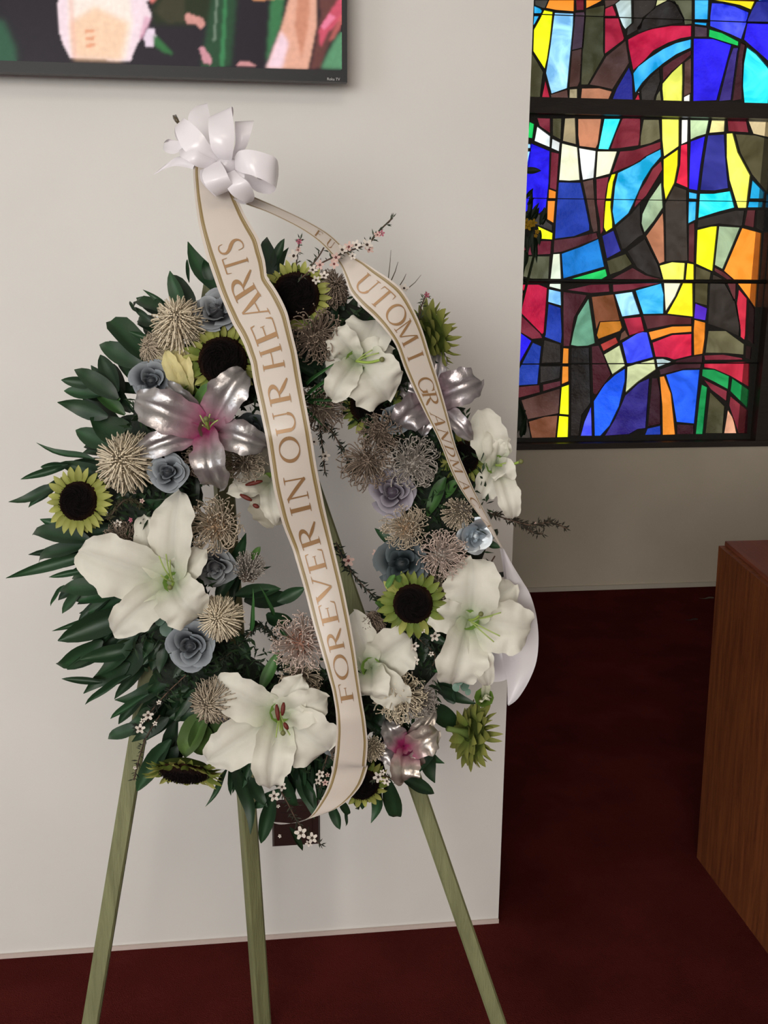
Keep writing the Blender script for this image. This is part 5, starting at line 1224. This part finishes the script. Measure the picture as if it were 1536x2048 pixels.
ly, lx = np.array([p[1] for p in LE]), np.array([p[0] for p in LE]); ry, rx = np.array([p[1] for p in RE]), np.array([p[0] for p in RE])
def ofs(y): return float(np.interp(y, [345, 420, 520, 600, 720, 860, 960, 1080, 1180, 1320, 1440, 1560, 1600], [.055, .085, .10, .115, .130, .150, .135, .11, .115, .130, .135, .11, .10]))
pairs = []
for y in np.arange(318, 1530, 22.0):
    xl, xr = np.interp(y, ly, lx), np.interp(y, ry, rx); m = ((np.interp(y+30, ly, lx)+np.interp(y+30, ry, rx))-(np.interp(y-30, ly, lx)+np.interp(y-30, ry, rx)))/120
    d = (xr-xl)/2*m; yl, yr = y+d, y-d
    pairs.append((np.interp(yl, ly, lx), yl, ofs(y)+.002*math.sin(y*.02), np.interp(yr, ry, rx), yr, ofs(y)-.002*math.sin(y*.02)))
pairs += [(663, 1545, .105, 736, 1532, .11), (653, 1578, .10, 724, 1567, .108), (638, 1607, .09, 700, 1597, .105), (622, 1631, .08, 669, 1619, .10), (607, 1640, .06, 632, 1633, .085), (585, 1646, .04, 592, 1646, .07), (562, 1649, .02, 562, 1645, .05), (547, 1646, .0, 548, 1644, .03)]
tail1, rows1 = strip('tail', pairs, 'broad front tail of the ribbon, gold edge lines and the words FOREVER IN OUR HEARTS', 3, 9, .003)
N1 = len(pairs)
# serif capitals: lists of thick polylines (x, y, width) in a box 1 high
def arc(cx, cy, rx_, ry_, a0, a1, w, n=14, thin=.35):
    return [(cx+rx_*math.cos(math.radians(a0+(a1-a0)*i/n)), cy+ry_*math.sin(math.radians(a0+(a1-a0)*i/n)), w*(thin+(1-thin)*abs(math.cos(math.radians(a0+(a1-a0)*i/n)))**1.2)) for i in range(n+1)]
T_, t_n = .135, .05
def stem_(x, y0=0., y1=1., w=T_): return [(x, y0, w), (x, (y0+y1)/2, w), (x, y1, w)]
def sf(x, y, L=.14): return [(x-L, y, .022), (x, y, .05), (x+L, y, .022)]
def hl(x0, x1, y, w=t_n): return [(x0, y, w), ((x0+x1)/2, y, w), (x1, y, w)]
def tick(x, y, h): return [(x, y-h, .03), (x, y, .05)]
GL = dict(
 I=(.36, [stem_(.18), sf(.18, .02), sf(.18, .98)]),
 F=(.66, [stem_(.20), sf(.20, .02), hl(.06, .62, .975), hl(.2, .50, .52), [(.62, .98, .05), (.64, .80, .02)], [(.50, .62, .02), (.50, .42, .02)]]),
 E=(.72, [stem_(.20), hl(.06, .64, .975), hl(.2, .54, .52), hl(.06, .66, .025), [(.64, .98, .05), (.66, .80, .02)], [(.54, .62, .02), (.54, .42, .02)], [(.66, .03, .06), (.72, .26, .02)]]),
 H=(.98, [stem_(.20), sf(.20, .02), sf(.20, .98), stem_(.78), sf(.78, .02), sf(.78, .98), hl(.2, .78, .52)]),
 T=(.80, [stem_(.40), sf(.40, .02), hl(.04, .76, .975), [(.05, .98, .05), (.02, .78, .02)], [(.75, .98, .05), (.78, .78, .02)]]),
 N=(.96, [stem_(.18, 0, 1, t_n), sf(.18, .02), [(.14, 1, .10), (.48, .5, T_), (.80, .02, .12)], stem_(.80, 0, 1, t_n), sf(.80, .98), sf(.12, .985, .08)]),
 M=(1.15, [stem_(.16, 0, 1, t_n), sf(.16, .02), [(.18, 1, .10), (.38, .5, T_), (.56, .05, .10)], [(.94, 1, .05), (.74, .5, t_n), (.57, .05, .05)], stem_(.98, 0, 1, T_), sf(.98, .02), sf(.12, .985, .06), sf(1.0, .985, .08)]),
 V=(.92, [[(.14, 1, T_), (.30, .5, T_), (.47, .0, .08)], [(.80, 1, t_n), (.64, .5, t_n), (.47, .0, .05)], sf(.14, .98, .13), sf(.80, .98, .12)]),
 A=(.92, [[(.46, 1, .06), (.62, .5, T_), (.78, .0, T_)], [(.44, 1, .05), (.28, .5, t_n), (.13, .0, t_n)], hl(.25, .64, .36), sf(.13, .02, .12), sf(.79, .02, .13)]),
 O=(1.0, [arc(.5, .5, .42, .48, 0, 360, T_, 28, .30)]),
 C=(.95, [arc(.52, .5, .42, .48, 48, 312, T_, 22, .30), [(.80, .98, .02), (.82, .72, .05)]]),
 G=(1.0, [arc(.52, .5, .42, .48, 48, 315, T_, 22, .30), [(.80, .98, .02), (.82, .74, .05)], stem_(.84, .10, .44), sf(.84, .44)]),
 D=(.96, [stem_(.2), sf(.14, .02), sf(.14, .98), arc(.30, .5, .56, .48, -90, 90, T_, 16, .30), hl(.2, .32, .975), hl(.2, .32, .025)]),
 R=(.86, [stem_(.2), sf(.2, .02), sf(.12, .98, .08), arc(.34, .74, .30, .24, -90, 90, T_, 12, .35), hl(.2, .36, .975), hl(.2, .36, .50), [(.38, .50, .08), (.58, .24, T_), (.82, .0, .07)]]),
 U=(.96, [[(.2, 1, T_), (.2, .6, T_), (.2, .32, T_)]+arc(.49, .32, .29, .30, 180, 360, .11, 12, .5)[1:], [(.78, .32, t_n), (.78, 1, t_n)], sf(.2, .98), sf(.78, .98, .12)]),
 S=(.68, [[(.60, .78, .03), (.58, .93, .04), (.40, .985, .05), (.20, .92, .08), (.13, .76, .12), (.25, .60, .14), (.45, .46, .15), (.58, .30, .13), (.56, .12, .09), (.38, .015, .05), (.16, .05, .04), (.10, .26, .03)]]))
def glyph_strips(ch):
    w, L = GL[ch]; out = []
    for pl in L:
        pl2 = catmull(pl, 3); k = len(pl2); vs = []
        for i, p in enumerate(pl2):
            a, b_ = pl2[max(i-1, 0)], pl2[min(i+1, k-1)]; d = np.array([b_[0]-a[0], b_[1]-a[1]]); d /= (np.linalg.norm(d)+1e-9); n = np.array([-d[1], d[0]])*p[2]/2
            vs += [(p[0]+n[0], p[1]+n[1]), (p[0]-n[0], p[1]-n[1])]
        out.append((vs, [(2*i, 2*i+1, 2*i+3, 2*i+2) for i in range(k-1)]))
    return w, out
def ribbon_eval(rows, s, u, lift, bulge):
    s = min(max(s, 0), len(rows)-1.001); i = int(s); f = s-i
    l = rows[i][0].lerp(rows[i+1][0], f); r = rows[i][1].lerp(rows[i+1][1], f); nrm = (CAM-l).normalized()
    return l.lerp(r, u)+nrm*(bulge*4*u*(1-u)+lift)
def letter(ch, rows, s0, s1, u_base, u_top, parent, bulge):
    w, st_ = glyph_strips(ch); b = MB()
    for vs, fs in st_:
        b.add([ribbon_eval(rows, s0+(s1-s0)*x/w, u_base+(u_top-u_base)*y, .0011, bulge) for x, y in vs], fs)
    b.build('letter', M_GOLD, parent)
def s_of_y(rows, y):      # parameter where the ribbon's centre line crosses photo row y
    best = None
    for i, (l, r) in enumerate(rows):
        c = (l+r)/2-CAM; yy = 1024-FPX*c.dot(_U)/c.dot(_F)
        if best is not None and (best[1]-y)*(yy-y) <= 0 and yy != best[1]: return best[0]+(y-best[1])/(yy-best[1])
        best = (i, yy)
    return best[0]
for ch, y0, y1 in (('F', 1366, 1408), ('O', 1308, 1360), ('R', 1258, 1304), ('E', 1204, 1252), ('V', 1148, 1206), ('E', 1101, 1146), ('R', 1046, 1098), ('I', 1007, 1029), ('N', 950, 1004), ('O', 872, 926), ('U', 818, 872), ('R', 757, 812),
                   ('H', 690, 742), ('E', 640, 688), ('A', 590, 638), ('R', 545, 595), ('T', 510, 541), ('S', 480, 507)):
    letter(ch, rows1, s_of_y(rows1, y1), s_of_y(rows1, y0), .70, .24, tail1, .003)
# second tail
P2 = [(470,400,.06, 478,380,.06), (500,412,.06, 514,396,.05), (540,427,.07, 560,416,.055), (599,456.6,.085, 609,439,.07), (638,484,.10, 653.8,464.5,.085), (665,512,.11, 681,488,.095), (680,530,.11, 704,511,.105), (690,556,.11, 728,524,.11), (700,585,.11, 752,540,.112), (722,612,.112, 782,560,.115), (745,633,.118, 806,582,.115), (770,660,.125, 826,616,.115), (792,692,.128, 845,660,.115), (808,735,.125, 862,715,.115),
      (826,776,.12, 878,765,.11), (848,822,.115, 896,830,.105), (878,881,.11, 912,893,.10), (904,946,.105, 934,948,.095), (929,991,.10, 957,998,.09), (961,1035,.09, 980,1044,.085), (985,1070,.085, 996,1076,.08), (1001,1094,.08, 1008,1098,.075)]
tail2, rows2 = strip('tail', P2, 'narrow twisted rear tail of the ribbon with gold capitals, running to the right edge', 4, 7, .001)
def s_of_px(rows, x, y):
    best = (1e9, 0)
    for i, (l, r) in enumerate(rows):
        c = (l+r)/2-CAM; z = c.dot(_F); d = math.hypot(768+FPX*c.dot(_R)/z-x, 1024-FPX*c.dot(_U)/z-y)
        if d < best[0]: best = (d, i)
    return best[1]
def px_len(rows, s, npx):  # number of rows spanned by npx pixels around s
    i = int(min(max(s, 1), len(rows)-2)); a, b_ = (rows[i-1][0]+rows[i-1][1])/2, (rows[i+1][0]+rows[i+1][1])/2
    return npx*PX/max((b_-a).length/2, 1e-5)
for ch, x, y, w in (('F', 630, 468, 15), ('U', 656, 488, 17), ('U', 731, 573, 38), ('T', 762, 594, 30), ('O', 792, 628, 40), ('M', 816, 668, 44), ('I', 834, 710, 14), ('G', 856, 764, 36), ('R', 871, 800, 32), ('A', 885, 838, 34), ('N', 899, 872, 32), ('D', 911, 900, 26), ('M', 925, 928, 32), ('A', 940, 960, 26), ('C', 962, 1004, 30), ('A', 980, 1042, 24)):
    s = s_of_px(rows2, x, y); h = px_len(rows2, s, w)/2
    letter(ch, rows2, s-h, s+h, .22, .78, tail2, .001)
satin = lambda n: [(.70, .67, .70, 0)]*n
P3 = [(1003,1094,.08, 1006,1094,.075), (1010,1130,.075, 1024,1128,.07), (1014,1165,.065, 1046,1164,.06), (1014,1190,.055, 1060,1188,.055), (1010,1230,.045, 1072,1228,.05), (1000,1275,.035, 1077,1275,.045), (1006,1320,.035, 1073,1322,.045), (1014,1360,.035, 1058,1362,.045), (1015,1390,.035, 1036,1397,.045), (1015,1408,.035, 1017,1412,.04)]
strip('tail_end', P3, 'plain white back of the ribbon end curling at the right edge', 4, 7, -.006, M_SATIN, satin)
P4 = [(1012,1300,.03, 1040,1330,.03), (990,1302,.025, 1015,1358,.028), (965,1318,.015, 985,1364,.02), (948,1345,.005, 955,1356,.01)]
strip('tail_end', P4, None, 4, 5, .004, M_SATIN, satin)
P5 = [(1000,1098,.07, 1003,1097,.068), (1005,1130,.055, 1011,1131,.05), (1008,1160,.045, 1013,1160,.04), (1006,1195,.03, 1012,1196,.025)]
strip('tail_end', P5, None, 4, 3, 0, M_SATIN, satin)
# bow: satin loops folded out of the knot
def loop(pts, label=None, n=5, bulge=.0035):
    """pts: (lx,ly,loff, rx,ry,roff) from the knot out over the fold and back"""
    Q = catmull([tuple(wp(a, b_, c))+tuple(wp(d, e_, f)) for a, b_, c, d, e_, f in pts], n); vs = []; NU = 9
    for i, q in enumerate(Q):
        l, r = Vector(q[:3]), Vector(q[3:]); nrm = (CAM-l).normalized()
        for j in range(NU):
            u = j/(NU-1); vs.append(l.lerp(r, u)+nrm*(bulge*math.sin(math.pi*u)*math.sin(math.pi*i/len(Q)*2+.4)))
    fs = [(i*NU+j, i*NU+j+1, (i+1)*NU+j+1, (i+1)*NU+j) for i in range(len(Q)-1) for j in range(NU-1)]
    worldob('loop', vs, fs, M_SATIN, rb, cols=[(.86, .83, .87, 0)]*len(vs), label=label)
k_ = .12
loop([(446,326,.10, 462,328,.10), (424,300,.12, 466,305,.12), (417,262,.125, 469,262,.125), (417,236,.11, 463,216,.11), (420,240,.09, 467,222,.09), (432,270,.07, 462,262,.07), (445,315,.06, 458,316,.06)])
loop([(458,325,.07, 470,322,.07), (470,290,.085, 492,295,.085), (470,262,.09, 503,262,.09), (470,243,.08, 508,241,.08), (474,262,.06, 500,262,.06), (468,310,.05, 480,310,.05)])
loop([(430,328,.10, 448,318,.10), (400,318,.115, 420,290,.12), (368,300,.12, 405,268,.125), (352,268,.11, 380,244,.12), (350,252,.09, 366,238,.10), (354,280,.075, 380,262,.07), (400,318,.06, 420,300,.06)])
loop([(425,338,.10, 440,322,.10), (395,334,.12, 412,312,.12), (376,322,.125, 392,300,.125), (360,312,.115, 370,298,.115), (360,300,.09, 372,292,.09), (380,320,.07, 400,308,.07), (415,335,.06, 425,322,.06)])
loop([(412,330,.10, 440,322,.11), (404,350,.125, 450,338,.13), (412,372,.13, 458,356,.135), (432,392,.115, 467,374,.12), (425,388,.09, 460,378,.09), (402,362,.075, 446,350,.07), (400,340,.06, 430,330,.06)])
loop([(452,345,.10, 468,338,.10), (452,368,.12, 480,352,.125), (464,390,.12, 498,366,.13), (492,407,.105, 509,392,.11), (478,406,.09, 500,404,.09), (455,385,.07, 480,380,.07), (448,355,.06, 462,352,.06)])
loop([(462,335,.09, 466,318,.09), (482,345,.12, 478,302,.12), (508,352,.13, 505,300,.13), (538,366,.125, 545,312,.125), (552,376,.11, 556,326,.11), (540,388,.09, 553,352,.09), (508,380,.07, 520,360,.07), (480,345,.06, 490,335,.06)])
loop([(468,325,.08, 476,322,.08), (472,350,.11, 488,340,.11), (476,362,.11, 488,358,.115), (470,350,.09, 480,350,.09), (466,335,.07, 472,335,.07)])
loop([(402,300,.045, 425,300,.045), (385,270,.035, 424,268,.03), (376,235,.03, 421,235,.02), (392,212,.02, 414,206,.01), (400,226,.0, 420,232,.0), (410,280,-.005, 425,280,-.005)], 'greyish rear loop standing highest in the bow')
loop([(400,318,.06, 402,300,.06), (370,302,.08, 372,284,.08), (345,308,.07, 345,282,.07), (327,300,.05, 328,286,.05), (332,284,.03, 338,278,.03), (360,300,.03, 362,285,.03)])
loop([(385,338,.06, 395,318,.06), (352,332,.05, 360,312,.05), (330,338,.04, 332,328,.04), (306,351,.03, 308,348,.03)], 'pointed ribbon end at the left of the bow')
loop([(500,345,.05, 515,330,.05), (540,368,.045, 548,330,.045), (553,372,.03, 557,345,.03), (545,380,.015, 550,362,.015), (510,370,.02, 515,352,.02)])
b = MB(); c_ = wp(452, 330, .10)
for j in range(6): pass
b.ball(c_, .013, (.66, .63, .66, 0), 12, 8, (1.1, .8, .9)); b.build('knot', M_SATIN, rb, smooth=True)
b = MB(); b.tube([wp(357, 246, .06), wp(353, 240, .06), wp(349, 233, .055)], [.0022, .003, .0035], 4, (.10, .075, .04, 0)); b.build('ribbon_end', M_SATIN, rb, label='dark gold-edged cut end', smooth=True)

# ================================================================== plant beside the stained glass
YP = 3.75
pp = onY(1052, 600, YP); PXP = YP/FPX
pt = empty('potted_plant', (pp.x-.16, YP, 0), 'leafy plant with yellow flowers half hidden behind the wall, before the stained glass', 'plant')
b = MB(); prof = [(.11, .002), (.14, .12), (.155, .26), (.165, .28), (.15, .28), (.14, .25)]; n = 24; vs = []
for r_, z in prof:
    for j in range(n): a = 2*math.pi*j/n; vs.append((pp.x-.16+r_*math.cos(a), YP+r_*math.sin(a), z))
b.add(vs, [(i*n+j, i*n+(j+1) % n, (i+1)*n+(j+1) % n, (i+1)*n+j) for i in range(len(prof)-1) for j in range(n)]+[tuple(range((len(prof)-1)*n, len(prof)*n))[::-1], tuple(range(n))[::-1]])
b.build('pot', mat('glazed_pot', (.05, .045, .04), .4), pt, smooth=True)
b = MB()
for x, y in ((1070, 430), (1078, 470), (1046, 330), (1050, 820), (1030, 600)):
    e_ = onY(x, y, YP); b.tube([tuple(v) for v in catmull([(pp.x-.16, YP, .25), (pp.x-.10, YP, .25+(e_.z-.25)*.5), tuple(e_)], 5)], .005, 6, (.03, .05, .02, 0))
b.build('stems', M_NEEDLE, pt, smooth=True)
STEMS = [onY(x, y, YP) for x, y in ((1070, 430), (1078, 470), (1046, 330), (1050, 820), (1030, 600))]
LP = [leafmesh('pointed', .15, .2, 0, (.018, .035, .018), (.02, .045, .02)), leafmesh('pointed', -.1, .3, 0, (.014, .03, .014), (.02, .04, .02))]
for x0, y0, x1, y1, w in ((1046, 342, 1082, 340, 20), (1052, 395, 1066, 375, 12), (1060, 440, 1062, 380, 16), (1064, 445, 1080, 415, 18), (1060, 440, 1076, 405, 14), (1085, 450, 1096, 424, 12), (1080, 450, 1090, 415, 16), (1064, 460, 1058, 500, 14), (1066, 470, 1066, 515, 16), (1070, 470, 1073, 525, 12), (1080, 460, 1078, 490, 14),
        (1052, 470, 1056, 505, 20), (1046, 420, 1050, 460, 24), (1050, 380, 1040, 430, 22), (1060, 420, 1052, 440, 20), (1040, 340, 1048, 350, 20), (1048, 870, 1036, 805, 30), (1042, 875, 1056, 830, 18), (1052, 500, 1045, 540, 24), (1055, 410, 1070, 395, 10)):
    leaf_at(onY(x0, y0, YP), onY(x1, y1, YP-.02), w, LP[(x0+y0) % 2], parent=pt, k=PXP)
for e_ in STEMS:          # leaves along the hidden part of every stem
    for k_ in range(7):
        t = rng.uniform(.2, .9); a = rng.uniform(0, 6.28); C0 = [Vector((pp.x-.16, YP, .25)), Vector((pp.x-.10, YP, .25+(e_.z-.25)*.5)), e_]
        p = C0[0].lerp(C0[1], t*2) if t < .5 else C0[1].lerp(C0[2], t*2-1)
        q = p+Vector((-abs(math.cos(a))*.10-.01, math.sin(a)*.10, .05))
        leaf_at(p, q, 18, rng.choice(LP), parent=pt, k=PXP)
yl = blossom_mesh((.75, .45, .03), (.6, .35, .02), 9)
for x, y, r in ((1056, 452, 10), (1066, 446, 8), (1052, 445, 8), (1074, 464, 5), (1071, 472, 4)):
    ob('flower', yl, None, pt, Matrix.Translation(onY(x, y, YP-.03)-WO[pt.name]) @ Matrix.Rotation(1.3, 4, 'X') @ Matrix.Scale(r*PXP, 4))
